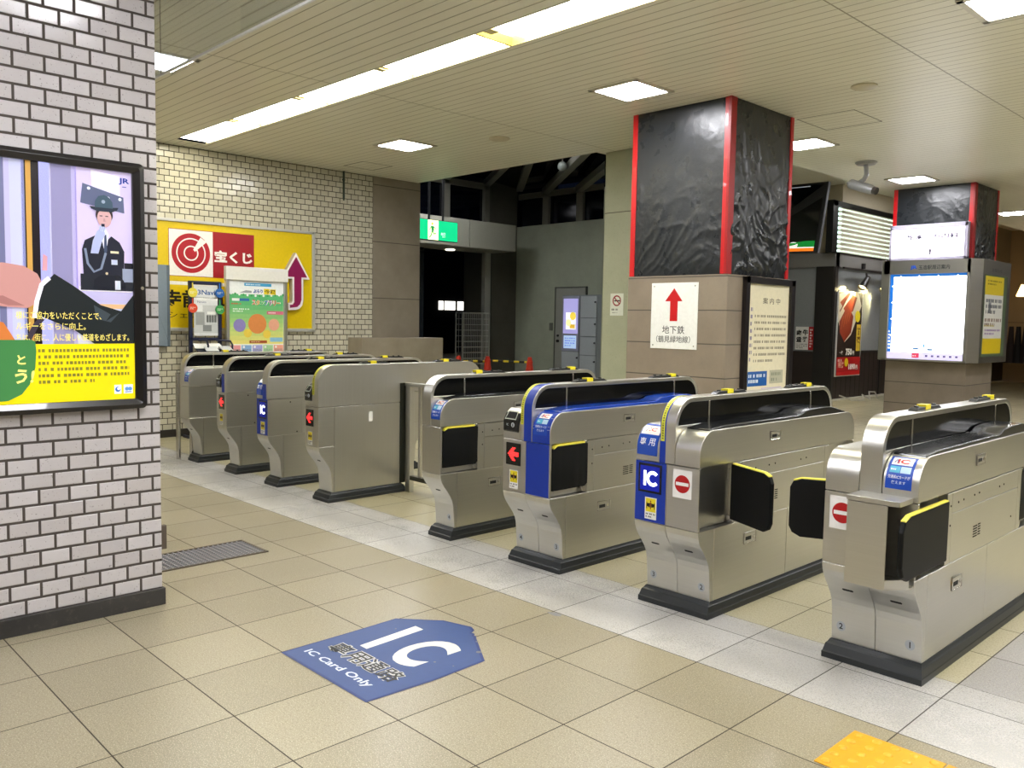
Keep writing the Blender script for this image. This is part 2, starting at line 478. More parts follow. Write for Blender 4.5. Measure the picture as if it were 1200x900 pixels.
def hood(parent, x0, x1, windows=(True, True), mull=(0.275, 1.31), y1=LEN):
    """arched steel hood with dark acrylic side windows"""
    def outline(o):
        return arc(0.135, 0.89, 0.135 - o, 180, 90, 12) + arc(y1 - 0.135, 0.89, 0.135 - o, 90, 0, 12)
    out = [(0.0, ZH + GAP)] + outline(0) + [(y1, HT)] + [(0.11, HT), (0.11, ZH + GAP)]
    mb = MB()
    # top band and ends as a ribbon 22 mm thick
    O = [(0.0, HT)] + outline(0) + [(y1, HT)]
    I = [(0.022, HT)] + outline(0.022) + [(y1 - 0.022, HT)]
    n = len(O)
    vs = [(x0, y, z) for y, z in O] + [(x1, y, z) for y, z in O] + [(x0, y, z) for y, z in I] + [(x1, y, z) for y, z in I]
    fs = []
    for i in range(n - 1):
        fs += [(i, i + 1, n + i + 1, n + i), (2 * n + i, 2 * n + i + 1, 3 * n + i + 1, 3 * n + i),
               (i, i + 1, 2 * n + i + 1, 2 * n + i), (n + i, n + i + 1, 3 * n + i + 1, 3 * n + i)]
    fs += [(0, n, 3 * n, 2 * n), (n - 1, 2 * n - 1, 4 * n - 1, 3 * n - 1)]
    mb.add(vs, fs, ST, True)
    # front post below the arch
    mb.box(x0, x1, 0.0, y1, ZH + GAP, HT, ST)
    mb.box(x0, x1, 0.02, y1 - 0.02, HT, HT + 0.012, ST)
    for ym in mull:
        mb.box(x0 - 0.001, x1 + 0.001, ym - 0.006, ym + 0.006, HT, HOODT - 0.02, STF)
    h = mb.build('hood', parent, bevel=0.002, sharp=25)
    g = MB()
    P = arc(0.135, 0.89, 0.115, 180, 90, 12) + arc(y1 - 0.135, 0.89, 0.115, 90, 0, 12)
    g.prism([(0.02, HT + 0.012)] + P + [(y1 - 0.02, HT + 0.012)], x0 + 0.0025, x1 - 0.0025, BLK)
    g.build('smoked_window', h)
    seam = MB()
    return h

def sensor_bar(parent, xc, y0, y1, ylab):
    mb = MB()
    mb.prism([(y0, HOODT), (y0 + 0.03, HOODT + 0.014), (y1 - 0.03, HOODT + 0.014), (y1, HOODT)], xc - 0.018, xc + 0.018, paint('#17191b', 0.3))
    for k in range(4):
        yy = y0 + 0.05 + k * (y1 - y0 - 0.1) / 3
        mb.tube([(xc, yy, HOODT + 0.010), (xc, yy, HOODT + 0.020)], 0.010, paint('#2b2e31', 0.25), 10)
    s = mb.build('sensor_bar', parent, bevel=0.002)
    m2 = MB(); m2.box(xc - 0.0195, xc + 0.0195, ylab - 0.027, ylab + 0.027, HOODT + 0.002, HOODT + 0.0225, paint('#e4d526', 0.4))
    m2.build('yellow_label', s)

def deck(parent, x0, x1, m, z=HT):
    prof = [(0.075, z - 0.012), (0.085, z + 0.004), (0.20, z + 0.014), (0.86, z + 0.016), (0.92, z + 0.014), (0.965, z + 0.020), (1.0, z + 0.034), (1.10, z + 0.042), (1.27, z + 0.043), (1.32, z + 0.036), (1.47, z + 0.004), (1.49, z - 0.012)]
    mb = MB(); mb.prism(prof, x0, x1, m, smooth=True)
    o = mb.build('top_deck', parent, bevel=0.004, sharp=40)
    r = MB()
    c = (x0 + x1) / 2
    mr = paint('#3c4046', 0.15, coat=0.5) if m is DECK else paint('#1550bd', 0.15, coat=0.5)
    vs = []; fs = []
    for k in range(25):
        a = 2 * PI * k / 24
        for q in (1.0, 0.90):
            vs.append((c + 0.045 * q * math.cos(a), 0.50 + 0.085 * q * math.sin(a), z + 0.0185))
    for k in range(24): fs.append((2 * k, 2 * k + 1, 2 * k + 3, 2 * k + 2))
    r.add(vs, fs, mr)
    r.build('card_reader_ring', o)
    return o

def low_stickers(parent, num_l, num_r, xl, xr, w):
    """digit stickers and the small slots on the curved foot"""
    if num_l or num_r:
        for num, xc in ((num_l, xl + 0.04), (num_r, xr - 0.045)):
            if not num: continue
            a = Art(path_map([(y, z) for y, z in LOWP], xc))
            a.disc(0, 0.062, 0.019, '#b9c0c8', 1, ry=0.021)
            a.text(num, 0, 0.050, 0.025, '#16181a', 2, bold=0.02, align='c')
            a.build('number_sticker', parent)
    def slot(x):
        s.poly([(x - 0.024, 0.248), (x - 0.02, 0.242), (x + 0.02, 0.242), (x + 0.024, 0.248), (x + 0.02, 0.254), (x - 0.02, 0.254)], CORE, 1)
    for x in ((xl + 0.085, xr - 0.085) if w > 0.3 else ((xl + xr) / 2,)):
        s = Art(path_map(LOWP, 0)); slot(x); s.build('foot_slot', parent)

def caution_sticker(parent, xc, z=0.435, h=0.105, w=0.068):
    a = Art(plane_map((xc - w / 2, 0, z), (1, 0, 0), (0, 0, 1), (0, -1, 0)))
    a.rect(0, 0, w, h, '#f3f3f0', 1)
    a.rect(w * .07, h * .34, w * .93, h * .96, '#ecd926', 2)
    k = '#14120c'
    c = w / 2
    for s in (-1, 1):
        a.poly([(c + s * w * .36, h * .76), (c + s * w * .30, h * .80), (c + s * w * .30, h * .72), (c + s * w * .06, h * .74), (c + s * w * .06, h * .54), (c + s * w * .30, h * .58), (c + s * w * .30, h * .46), (c + s * w * .36, h * .50)], k, 3)
    a.disc(c, h * .83, w * .055, '#8a1d12', 4, 12)
    a.poly([(c - w * .05, h * .78), (c + w * .05, h * .78), (c + w * .03, h * .45), (c - w * .03, h * .45)], '#8a1d12', 4)
    a.greek(w * .1, h * .05, w * .9, h * .30, 2, '#444444', 3, seed=3)
    a.build('caution_sticker', parent)

def no_entry(parent, xc, z=0.566, w=0.104, h=0.132):
    a = Art(plane_map((xc - w / 2, 0, z), (1, 0, 0), (0, 0, 1), (0, -1, 0)))
    a.rect(0, 0, w, h, '#f6f6f5', 1)
    a.disc(w / 2, h * .5, w * .40, '#b8121a', 2, 36)
    a.rect(w * .16, h * .5 - w * .075, w * .84, h * .5 + w * .075, '#fbfbfb', 3)
    a.build('no_entry_sticker', parent)

def arrow_display(parent, xc, z=0.570, w=0.115, h=0.125):
    mb = MB(); mb.box(xc - w / 2, xc + w / 2, -0.003, 0.004, z, z + h, paint('#0b0b0c', 0.2, coat=.5))
    d = mb.build('display_panel', parent, bevel=0.0015)
    a = Art(plane_map((xc, -0.0032, z + h / 2), (1, 0, 0), (0, 0, 1), (0, -1, 0)), mf=lambda q: glow(q, 2.2))
    r = '#ff3030'
    for k in range(-4, 5):
        y = k * 0.0085
        x0 = -0.042 + abs(k) * 0.0085
        if abs(k) <= 1: a.rect(x0, y - 0.0033, 0.042, y + 0.0033, r, 1)
        else: a.rect(x0, y - 0.0033, x0 + 0.026, y + 0.0033, r, 1)
    a.build('red_arrow', d)

def ic_display(parent, xc, z=0.563, w=0.135, h=0.140):
    mb = MB(); mb.box(xc - w / 2, xc + w / 2, -0.003, 0.004, z, z + h, paint('#05081c', 0.2, coat=.5))
    d = mb.build('display_panel', parent, bevel=0.0015)
    a = Art(plane_map((xc, -0.0032, z + h / 2), (1, 0, 0), (0, 0, 1), (0, -1, 0)), mf=lambda q: glow(q, 0.25 if q == '#0a1ea8' else 2.0))
    a.rect(-w * .42, -h * .42, w * .42, h * .42, '#0a1ea8', 1)
    a.rect(-0.036, -0.036, -0.021, 0.036, '#eaf0ff', 2)
    a.ring(0.018, 0, 0.021, 0.037, '#eaf0ff', 2, 42, 318)
    a.build('lit_letters', d)

def ic_sticker(parent, x0, w, plain_top=False):
    """blue reader label wrapped over the rounded head"""
    a = Art(path_map(HEADP, x0), step=0.0006)
    s0, s1 = 0.045, 0.185
    a.rect(0, s0, w, s1, '#0d47b5', 1, n=12)
    m = 0.010
    a.rect(m, 0.140, w - m, 0.178, '#f4f4f6', 2, n=6)
    a.text('IC', w * .52, 0.146, 0.024, '#d2201f', 3, bold=0.03, width=0.044, align='c')
    a.line([(w * .20, 0.150), (w * .26, 0.166), (w * .34, 0.150)], 0.005, '#4a4f8c', 3)
    a.rect(m, 0.107, w * .49, 0.134, '#4fb4d8', 2, n=4); a.rect(w * .51, 0.107, w - m, 0.134, '#bcdcf2', 2, n=4)
    a.greek(m + .004, 0.114, w * .46, 0.126, 1, '#e8f6fb', 4, seed=2)
    a.text('交通系ICカードが', w / 2, 0.084, 0.0135, '#f2f6ff', 2, bold=0.012, width=w * .84, align='c')
    a.text('使えます', w / 2, 0.064, 0.013, '#f2f6ff', 2, bold=0.012, align='c')
    a.build('reader_label', parent)

def ic_dome(parent, x0, w):
    """blue reader cover labelled for card holders only"""
    mb = MB()
    out = [(-0.004, 0.742)] + [(-0.004, 0.775)] + arc(0.11, 0.775, 0.114, 180, 104, 9)[1:]
    inn = [(0.004, 0.742)] + [(0.004, 0.775)] + arc(0.11, 0.775, 0.106, 180, 104, 9)[1:]
    mb.prism(out + inn[::-1], x0, x0 + w, paint('#0d47b5', 0.25, coat=.4), smooth=True)
    d = mb.build('reader_cover', parent, bevel=0.003, sharp=40)
    a = Art(path_map(out, x0), step=0.0004)
    a.rect(0.006, 0.103, w - 0.006, 0.160, '#f4f4f6', 1, n=8)
    a.text('IC', w * .55, 0.122, 0.022, '#e0403c', 2, bold=0.03, width=0.042, align='c')
    a.line([(w * .24, 0.120), (w * .30, 0.140)], 0.004, '#8a4a7c', 2)
    a.text('専', w * .28, 0.048, 0.036, '#f2f6ff', 2, bold=0.01, align='c')
    a.text('用', w * .72, 0.048, 0.036, '#f2f6ff', 2, bold=0.01, align='c')
    a.build('label_print', d)

def ticket_unit(parent, x0, w):
    """black ticket slot unit on the head"""
    mb = MB()
    m = paint('#16181a', 0.25, coat=.4)
    pr = [(-0.006, 0.755), (-0.010, 0.765), (-0.010, 0.822), (0.012, 0.862), (0.05, 0.888), (0.06, 0.86), (0.06, 0.755)]
    mb.prism(pr, x0, x0 + w, m)
    t = mb.build('ticket_unit', parent, bevel=0.006, seg=3)
    s = MB()
    A = Vector((0, -0.0105, 0.825)); B = Vector((0, 0.0115, 0.8635)); D = (B - A).normalized(); Nn = Vector((0, -D.z, D.y))
    def q(u, k, h): p = A + D * k + Nn * h; return (x0 + u, p.y, p.z)
    rim = [q(0.014, 0.0, .0015), q(w - 0.014, 0.0, .0015), q(w - 0.018, 0.052, .0015), q(0.022, 0.052, .0015)]
    inn = [q(0.020, 0.006, .002), q(w - 0.020, 0.006, .002), q(w - 0.024, 0.046, .002), q(0.028, 0.046, .002)]
    s.add(rim, [(0, 1, 2, 3)], paint('#b8bcae', 0.3)); s.add(inn, [(0, 1, 2, 3)], paint('#202326', 0.2))
    s.flat = True
    s.build('slot_rim', t)
    a = Art(plane_map((x0, -0.0102, 0.77), (1, 0, 0), (0, 0, 1), (0, -1, 0)))
    a.disc(w * .66, 0.026, 0.013, '#c9cdd2', 1); a.rect(w * .62, 0.016, w * .70, 0.034, '#3c4248', 2)
    a.text('IC', w * .30, 0.020, 0.012, '#cdd2d6', 1, align='c')
    a.build('slot_symbols', t)

def hood_strip(parent, x0, w, col, s1=0.42, name='hood_stripe', ylab=False, s0=0.0, lift=1):
    a = Art(path_map(HOODP, x0), step=0.0004)
    n = 40
    a.rect(0, s0, w, s1, col, lift, n=n)
    if ylab:
        rnd = random.Random(5)
        s = s0 + 0.01
        while s < s1 - 0.012:
            a.rect(w * .3, s, w * .7, s + rnd.uniform(.004, .008), '#6d6a20', lift + 1)
            s += 0.012
    a.build(name, parent)

def cabinet(root, x0, x1, cols, recess, mid_split=True, length=LEN):
    """steel body in three bands with dark joints between the panels"""
    core = MB(); core.box(x0 + 0.045, x1 - 0.045, 0.13, length - 0.13, 0.06, HT - 0.02, CORE)
    core.build('core', root)
    lo = MB()
    xs = [x0] + cols + [x1]
    for s in low_segs():
        for a, b in zip(xs, xs[1:]):
            lo.prism(s, a + (GAP / 2 if a != x0 else 0), b - (GAP / 2 if b != x1 else 0), ST, smooth=False)
    lo.build('lower_cabinet', root, bevel=0.0014, seg=1)
    mi = MB()
    rl = 0.035 if recess[0] else 0; rr = 0.035 if recess[1] else 0
    yl = [(0, 0.014, 0, 0), (0.014, 0.305, rl, rr), (0.306, 0.36, 0, 0), (0.362, length - 0.362, 0, 0), (length - 0.36, length - 0.306, 0, 0), (length - 0.305, length - 0.014, rl, rr), (length - 0.014, length, 0, 0)]
    z0, z1 = ZM + GAP, ZH - GAP
    for i, (ya, yb, l, r) in enumerate(yl):
        cc = [x0 + l] + ([(x0 + x1) / 2] if (mid_split and i in (0, 6) and x1 - x0 > .3) else []) + [x1 - r]
        for a, b in zip(cc, cc[1:]):
            if i == 3:
                mi.box(a, b, ya, yb, z0, 0.625, ST); mi.box(a, b, ya, yb, 0.6275, z1, ST)
            else:
                mi.box(a + (GAP / 2 if a != cc[0] else 0), b - (GAP / 2 if b != cc[-1] else 0), ya, yb, z0, z1, ST)
    mi.build('middle_cabinet', root, bevel=0.0012, seg=1)

def head(root, x0, x1, length=LEN, m=None, z1=HT):
    p = [(0.0, ZH + GAP)] + arc(0.11, 0.775, 0.11, 180, 90, 10) + arc(length - 0.11, 0.775, 0.11, 90, 0, 10) + [(length, ZH + GAP)]
    mb = MB(); mb.prism(p, x0, x1, m or ST, smooth=True)
    return mb.build('head_cover', root, bevel=0.002, sharp=30)

Y0 = 0.375
GRP = 'ticket gates across the station entrance'

# ---- the wide gates
def wide_gate(xc, label, n_l, n_r):
    w = 0.362; x0, x1 = -w / 2, w / 2; hl, hr = -0.043, 0.043
    r = thing('ticket_gate', label, 'ticket gate', (xc, Y0, 0), GRP)
    plinth(x0, x1, 0.118 - 0.0, LEN - 0.118, r)
    cabinet(r, x0, x1, [0.0], (True, True))
    head(r, x0, hl - GAP); head(r, hr + GAP, x1)
    hood(r, hl, hr)
    sensor_bar(r, 0.0, 0.37, 0.66, 0.50); sensor_bar(r, 0.0, 1.10, 1.40, 1.33)
    low_stickers(r, n_l, n_r, x0, x1, w)
    return r, x0, x1, hl, hr

# nearest gate
g, x0, x1, hl, hr = wide_gate(-0.289, 'nearest steel ticket gate, with a boxed steel flap cover on its front', '2', '1')
deck(g, hr + 0.004, x1 - 0.008, DECK)
no_entry(g, x0 + 0.075)
ic_sticker(g, hr + 0.012, 0.098)
side_details(g, x1, 1)
add_flap(g, (x0 + 0.02, 0.29), (x0 - 0.255, 0.20), 0.445, 0.705)
folded_flap(g, x1, 1, LEN - 0.305, LEN - 0.02)
bx = MB()
ya = -0.12; xa, xb = -0.035, 0.118
bx.box(xa, xb, ya, ya + 0.003, 0.40, 0.712, ST); bx.box(xa, xa + 0.003, ya, 0.0, 0.40, 0.712, ST)
bx.prism([(xa - 0.002, ya - 0.004), (xb + 0.045, ya - 0.004), (xb + 0.045, 0.0), (xa - 0.002, 0.0)], 0.716, 0.735, ST, axis='z')
bx.prism([(xa, ya), (xb, ya), (x1 - 0.004, -0.04), (x1 - 0.004, 0.0), (xa, 0.0)], 0.396, 0.402, ST, axis='z')
bx.prism([(xb - 0.002, ya), (xb, ya), (x1 - 0.004, -0.04), (x1 - 0.007, -0.038)], 0.402, 0.435, ST, axis='z')
bx.build('flap_cover_box', g, bevel=0.002)
# its own lane flap stands half open beside the cover
a, b = flap_mesh((x1 + 0.006, 0.285), (x1 + 0.006, -0.170), 0.445, 0.688, PAD, th=0.020, cut=0.045)
fl = a.build('flap_door', g, bevel=0.006); b.build('yellow_edge', fl, bevel=0.002)

# second gate
g, x0, x1, hl, hr = wide_gate(-1.244, 'steel ticket gate with a lit blue IC panel and blue 専用 cover, its black flap open', '3', '2')
deck(g, hr + 0.004, x1 - 0.008, DECK)
a = Art(plane_map((x0 + 0.001, 0, 0), (1, 0, 0), (0, 0, 1), (0, -1, 0)))
a.rect(0, ZM + 0.004, -x0 - 0.003, ZH - 0.002, BLU, 1); a.build('blue_front_panel', g)
ic_display(g, x0 + 0.087)
caution_sticker(g, x0 + 0.095, 0.436)
for o in g.children:
    if o.name.startswith('caution_sticker'): o.location.y = -0.0006
no_entry(g, x1 - 0.092)
ic_dome(g, x0 + 0.006, 0.118)
hood_strip(g, hl, 0.033, BLU, 0.46)
hood_strip(g, hl + 0.005, 0.021, '#dfe045', 0.44, 'yellow_text_strip', True, 0.105, 2)
side_details(g, x1, 1)
add_flap(g, (x1 - 0.01, 0.295), (x1 + 0.262, 0.185), 0.435, 0.705)
for za, zb in ((0.425, 0.455), (0.69, 0.716)):
    hg = MB(); hg.box(x1 - 0.03, x1 + 0.004, 0.285, 0.305, za, zb, STF); hg.build('hinge', g, bevel=0.002)

# third gate
g, x0, x1, hl, hr = wide_gate(-2.180, 'steel ticket gate with a blue front and blue top deck beside a red arrow display', '4', '3')
deck(g, hr + 0.004, x1 - 0.008, DBLU)
a = Art(plane_map((0, 0, 0), (1, 0, 0), (0, 0, 1), (0, -1, 0)))
a.rect(0.001, ZM + 0.006, x1 - 0.006, ZH - 0.002, BLU, 1); a.build('blue_front_panel', g)
a = Art(path_map(HEADP, hr + 0.003)); a.rect(0, 0.002, x1 - hr - 0.008, 0.24, BLU, 1, n=24); a.build('blue_head_cover', g)
ic_sticker(g, hr + 0.014, 0.098)
arrow_display(g, x0 + 0.083)
caution_sticker(g, x0 + 0.088, 0.438)
ticket_unit(g, x0 + 0.006, 0.118)
hood_strip(g, hl + 0.024, 0.058, BLU, 0.44)
hood_strip(g, hl, 0.021, '#dfe045', 0.44, 'yellow_text_strip', True, 0.09, 2)
side_details(g, x1, 1)
folded_flap(g, x1, 1)
folded_flap(g, x1, 1, LEN - 0.305, LEN - 0.02)

# ---- the single-lane gates
def narrow_gate(xr, label, hood_side, win=True, mull=(0.275, 1.31), length=LEN):
    w = 0.182; x0, x1 = -w / 2, w / 2
    r = thing('ticket_gate', label, 'ticket gate', (xr - w / 2, Y0, 0), GRP)
    plinth(x0, x1, 0.118, length - 0.118, r)
    if hood_side == 'l':
        hl, hr = x0, x0 + 0.084
        cabinet(r, x0, x1, [], (False, True)); head(r, hr + GAP, x1)
    else:
        hl, hr = x1 - 0.084, x1
        cabinet(r, x0, x1, [], (True, False)); head(r, x0, hl - GAP)
    if win: hood(r, hl, hr, mull=mull)
    return r, x0, x1, hl, hr

g, x0, x1, hl, hr = narrow_gate(-2.922, 'narrow steel ticket gate with black windowed hood left of the blue-fronted gate', 'l')
deck(g, hr + 0.004, x1 - 0.006, DECK)
ic_sticker(g, hr + 0.004, 0.088)
sensor_bar(g, hl + 0.042, 0.37, 0.66, 0.42); sensor_bar(g, hl + 0.042, 1.10, 1.40, 1.33)
low_stickers(g, None, '4', x0, x1, 0.18)
side_details(g, x1, 1); folded_flap(g, x1, 1); folded_flap(g, x1, 1, LEN - 0.305, LEN - 0.02)

# blank-sided gate next to the steel fence
w = 0.182; x0, x1 = -w / 2, w / 2
g = thing('ticket_gate', 'narrow steel ticket gate with a plain full-height side panel by the steel fence', 'ticket gate', (-4.335 - w / 2, Y0, 0), GRP)
plinth(x0, x1, 0.118, 0.74, g)
L5 = 0.735
mb = MB()
body = LOWP + arc(0.135, 0.89, 0.135, 180, 90, 12) + arc(LEN - 0.135, 0.89, 0.135, 90, 0, 12) + [(LEN, 0.87), (L5, 0.87), (L5, 0.072)]
xs = [x1 - 0.084, x1]
mb.prism(LOWP + [(0.135, ZM), (0.135, 0.072)], x0, x1, ST)
mb.prism([(0.138, 0.072), (0.138, ZH - GAP), (L5, ZH - GAP), (L5, 0.072)], x0, x1, ST2)
mb.box(x0, x1, 0.0, 0.135, ZM + GAP, ZH - GAP, ST)
mb.build('lower_cabinet', g, bevel=0.0022)
mb = MB()
mb.prism([(0.0, ZH + GAP)] + arc(0.135, 0.89, 0.135, 180, 90, 12) + arc(LEN - 0.135, 0.89, 0.135, 90, 0, 12) + [(LEN, 0.87), (L5 + 0.02, 0.87), (L5, ZH + GAP)], x1 - 0.084, x1, ST2, smooth=True)
mb.build('hood', g, bevel=0.002, sharp=25)
head(g, x0, x1 - 0.084 - GAP, L5 + 0.2)
mb = MB(); mb.box(x1 - 0.012, x1 + 0.002, L5 + 0.0, L5 + 0.065, 0.072, 0.868, paint('#33352f', 0.4, 0.6)); mb.build('end_channel', g)
ticket_unit(g, x0 + 0.002, 0.092); arrow_display(g, x0 + 0.062, 0.568, 0.105, 0.125); caution_sticker(g, x0 + 0.066, 0.430, 0.10, 0.066)
hood_strip(g, x1 - 0.084, 0.03, '#d9d94c', 0.40, 'yellow_text_strip', True, 0.09, 1)
sensor_bar(g, x1 - 0.042, 0.37, 0.66, 0.50); sensor_bar(g, x1 - 0.042, 1.10, 1.40, 1.22)
low_stickers(g, None, None, x0, x1, 0.18)
mb = MB(); mb.box(x1, x1 + 0.0015, 0.44, 0.475, 0.585, 0.66, paint('#e8e8e6', 0.4)); mb.build('white_sticker', g)

def left_lane_gate(xr, label, ic):
    g, x0, x1, hl, hr = narrow_gate(xr, label, 'r', mull=())
    sensor_bar(g, x1 - 0.042, 0.37, 0.66, 0.50); sensor_bar(g, x1 - 0.042, 1.08, 1.36, 1.15)
    if ic:
        a = Art(plane_map((x0 + 0.001, 0, 0), (1, 0, 0), (0, 0, 1), (0, -1, 0)))
        a.rect(0, ZM + 0.004, x1 - x0 - 0.004, ZH - 0.002, BLU, 1); a.build('blue_front_panel', g)
        ic_display(g, x0 + 0.10, 0.556, 0.125, 0.145); caution_sticker(g, x0 + 0.10, 0.432, 0.10, 0.07)
        for o in g.children:
            if o.name.startswith('caution_sticker'): o.location.y = -0.0006
        ic_dome(g, x0 + 0.002, 0.094); hood_strip(g, x1 - 0.084, 0.06, BLU, 0.12)
    else:
        ticket_unit(g, x0 + 0.002, 0.092); arrow_display(g, x0 + 0.092, 0.568, 0.10, 0.125); caution_sticker(g, x0 + 0.085, 0.430, 0.10, 0.062)
        hood_strip(g, x1 - 0.084, 0.05, BLU, 0.16)
    low_stickers(g, None, None, x0, x1, 0.18)
    mb = MB()
    for y, z in ((0.20, 0.685), (0.42, 0.685), (0.26, 0.44), (0.42, 0.44)): mb.tube([(x1, y, z), (x1 + .0015, y, z)], 0.006, CORE, 8)
    mb.build('screw_heads', g)
left_lane_gate(-5.098, 'narrow steel ticket gate with a lit IC panel, third from the brick wall', True)
left_lane_gate(-5.83, 'narrow steel ticket gate with a red arrow display, second from the brick wall', False)

g, x0, x1, hl, hr = narrow_gate(-6.60, 'narrow steel ticket gate with a side post, closest to the brick wall', 'l', mull=(0.285, 1.31))
sensor_bar(g, hl + 0.042, 0.37, 0.66, 0.42); sensor_bar(g, hl + 0.042, 1.10, 1.40, 1.33)
ic_sticker(g, hr + 0.004, 0.088); low_stickers(g, None, None, x0, x1, 0.18)

# steel guard beside the last gate
gd = thing('guard_rail', 'steel guard posts between the last gate and the brick wall', 'guard rail', (-6.86, 0.40, 0))
mb = MB()
mb.tube([(-0.045, 0, 0), (-0.045, 0, 0.83)], 0.022, STF, 14)
mb.build('post', gd)
mb = MB(); mb.tube([(0.02, 0.10, 0), (0.02, 0.10, 0.40)], 0.02, STF, 14); mb.build('post', gd)
mb = MB(); mb.box(-0.04, 0.03, 0.0, 0.01, 0.40, 0.82, ST); mb.build('guard_panel', gd, bevel=0.002)

# steel fence closing the gap between two gates
fe = thing('steel_fence', 'low steel fence panel closing the gap behind the blank-sided gate', 'fence', (-4.32, 1.17, 0))
mb = MB(); mb.box(0.0, 1.20, -0.025, 0.025, 0.845, 0.872, ST); mb.build('top_rail', fe, bevel=0.003)
mb = MB(); mb.box(0.0, 1.20, -0.02, 0.02, 0.10, 0.135, paint('#5a5a50', .35, .8)); mb.build('bottom_rail', fe, bevel=0.003)
for xx in (0.035, 0.60, 1.165):
    mb = MB(); mb.box(xx - 0.03, xx + 0.03, -0.022, 0.022, 0.0, 0.845, ST2); mb.build('post', fe, bevel=0.003)
for xx in (0.17, 0.32, 0.46, 0.74, 0.88, 1.02):
    mb = MB(); mb.box(xx - 0.012, xx + 0.012, -0.012, 0.012, 0.135, 0.845, STF); mb.build('baluster', fe, bevel=0.002)
# ================================================================== the setting
CZ = 3.26
def struct(name, mb, bevel=0.0, parent=None, sharp=32):
    o = mb.build(name, parent, bevel=bevel, sharp=sharp)
    if not parent: o['kind'] = 'structure'
    return o

# ---- floor: 40 cm terrazzo tiles with a pale band under the gate fronts
def floor_mat():
    t = NT('terrazzo_floor_tiles')
    X, Y, Z, G = t.xyz()
    inb = t.m_('MULTIPLY', t.m_('GREATER_THAN', Y, 0.0), t.m_('LESS_THAN', Y, 0.583))
    far = t.m_('GREATER_THAN', Y, 0.583)
    fx = t.m_('MULTIPLY', X, 2.5); cxn = t.m_('FLOOR', fx)
    ysh = t.m_('SUBTRACT', Y, t.m_('MULTIPLY', far, 0.183))
    fy = t.m_('MULTIPLY', ysh, 2.5); cyn = t.m_('FLOOR', fy)
    ax = t.m_('FRACT', fx); ay = t.m_('FRACT', fy)
    e = t.m_('MULTIPLY', t.m_('MINIMUM', t.m_('MINIMUM', ax, t.m_('SUBTRACT', 1.0, ax)), t.m_('MINIMUM', ay, t.m_('SUBTRACT', 1.0, ay))), 0.4)
    j = t.ramp(e, 0.0014, 0.0030)                        # 0 on a joint
    wv, wc = t.white(t.comb(cxn, cyn, 1.0))
    beige = t.mix(wv, lin('#857d68'), lin('#948c76'))
    beige2 = t.mix(wv, lin('#a19a7e'), lin('#aea788'))
    pale = t.mix(wv, lin('#a9a8a7'), lin('#b8b7b6'))
    grey = t.mix(wv, lin('#8d8b8b'), lin('#a3a09e'))
    c = t.mix(far, beige, beige2)
    c = t.mix(inb, c, pale)
    grm = t.m_('MULTIPLY', t.m_('MULTIPLY', t.m_('GREATER_THAN', X, 0.0), far), t.m_('LESS_THAN', Y, 2.2))
    c = t.mix(grm, c, grey)
    sp = t.noise(G, 260.0, 1, 0.5); sp2 = t.noise(G, 120.0, 2, 0.6)
    c = t.mix(t.ramp(sp, 0.56, 0.66, 0.0, 0.5), c, lin('#d6cfb8'))
    c = t.mix(t.ramp(sp2, 0.52, 0.66, 0.0, 0.42), c, lin('#6a604c'))
    dirt = t.noise(G, 1.6, 4, 0.6)
    c = t.mix(t.m_('MULTIPLY', t.ramp(dirt, 0.48, 0.72, 0.0, 0.30), t.m_('ADD', 0.06, t.m_('MULTIPLY', inb, 0.6))), c, lin('#77726a'))
    c = t.mix(j, lin('#2a2218'), c)
    t.put(t.b.inputs['Base Color'], c)
    r = t.ramp(dirt, 0.3, 0.7, 0.25, 0.29)
    r = t.m_('SUBTRACT', r, t.m_('MULTIPLY', inb, 0.04))
    r = t.m_('ADD', r, t.m_('MULTIPLY', t.m_('SUBTRACT', 1.0, j), 0.5))
    r = t.m_('ADD', r, t.m_('MULTIPLY', sp2, 0.10))
    t.put(t.b.inputs['Roughness'], r)
    t.b.inputs['Specular IOR Level'].default_value = 0.5
    h = t.m_('ADD', j, t.m_('MULTIPLY', t.noise(G, 9.0, 3), 0.25))
    t.put(t.b.inputs['Normal'], t.bump(h, 0.35, 0.0015))
    return t.m
mb = MB(); mb.add([(-30, -8, 0), (8, -8, 0), (8, 26, 0), (-30, 26, 0)], [(0, 1, 2, 3)], floor_mat()); mb.flat = True
struct('floor', mb)

# ---- ceiling of narrow metal slats running along x
def ceil_mat():
    t = NT('cream_metal_slat_ceiling')
    X, Y, Z, G = t.xyz()
    f = t.m_('FRACT', t.m_('DIVIDE', Y, 0.10))
    e = t.m_('MULTIPLY', t.m_('MINIMUM', f, t.m_('SUBTRACT', 1.0, f)), 0.10)
    j = t.ramp(e, 0.0022, 0.0048)
    k = t.m_('FRACT', t.m_('DIVIDE', t.m_('ADD', X, 5.0), 3.66))
    ek = t.m_('MULTIPLY', t.m_('MINIMUM', k, t.m_('SUBTRACT', 1.0, k)), 3.66)
    jk = t.ramp(ek, 0.004, 0.006)
    jj = t.m_('MINIMUM', j, jk)
    n = t.noise(G, 1.2, 3)
    c = t.mix(t.ramp(n, 0.3, 0.7), lin('#e8e6d6'), lin('#eeecdd'))
    t.put(t.b.inputs['Base Color'], t.mix(jj, lin('#a09a84'), c))
    t.put(t.b.inputs['Roughness'], t.m_('ADD', 0.34, t.m_('MULTIPLY', n, 0.1)))
    t.put(t.b.inputs['Normal'], t.bump(jj, 0.8, 0.006))
    return t.m
CM = ceil_mat()
mb = MB()
TR0, TR1 = 0.915, 1.245     # light trough
XL = -8.12; XR = 4.4
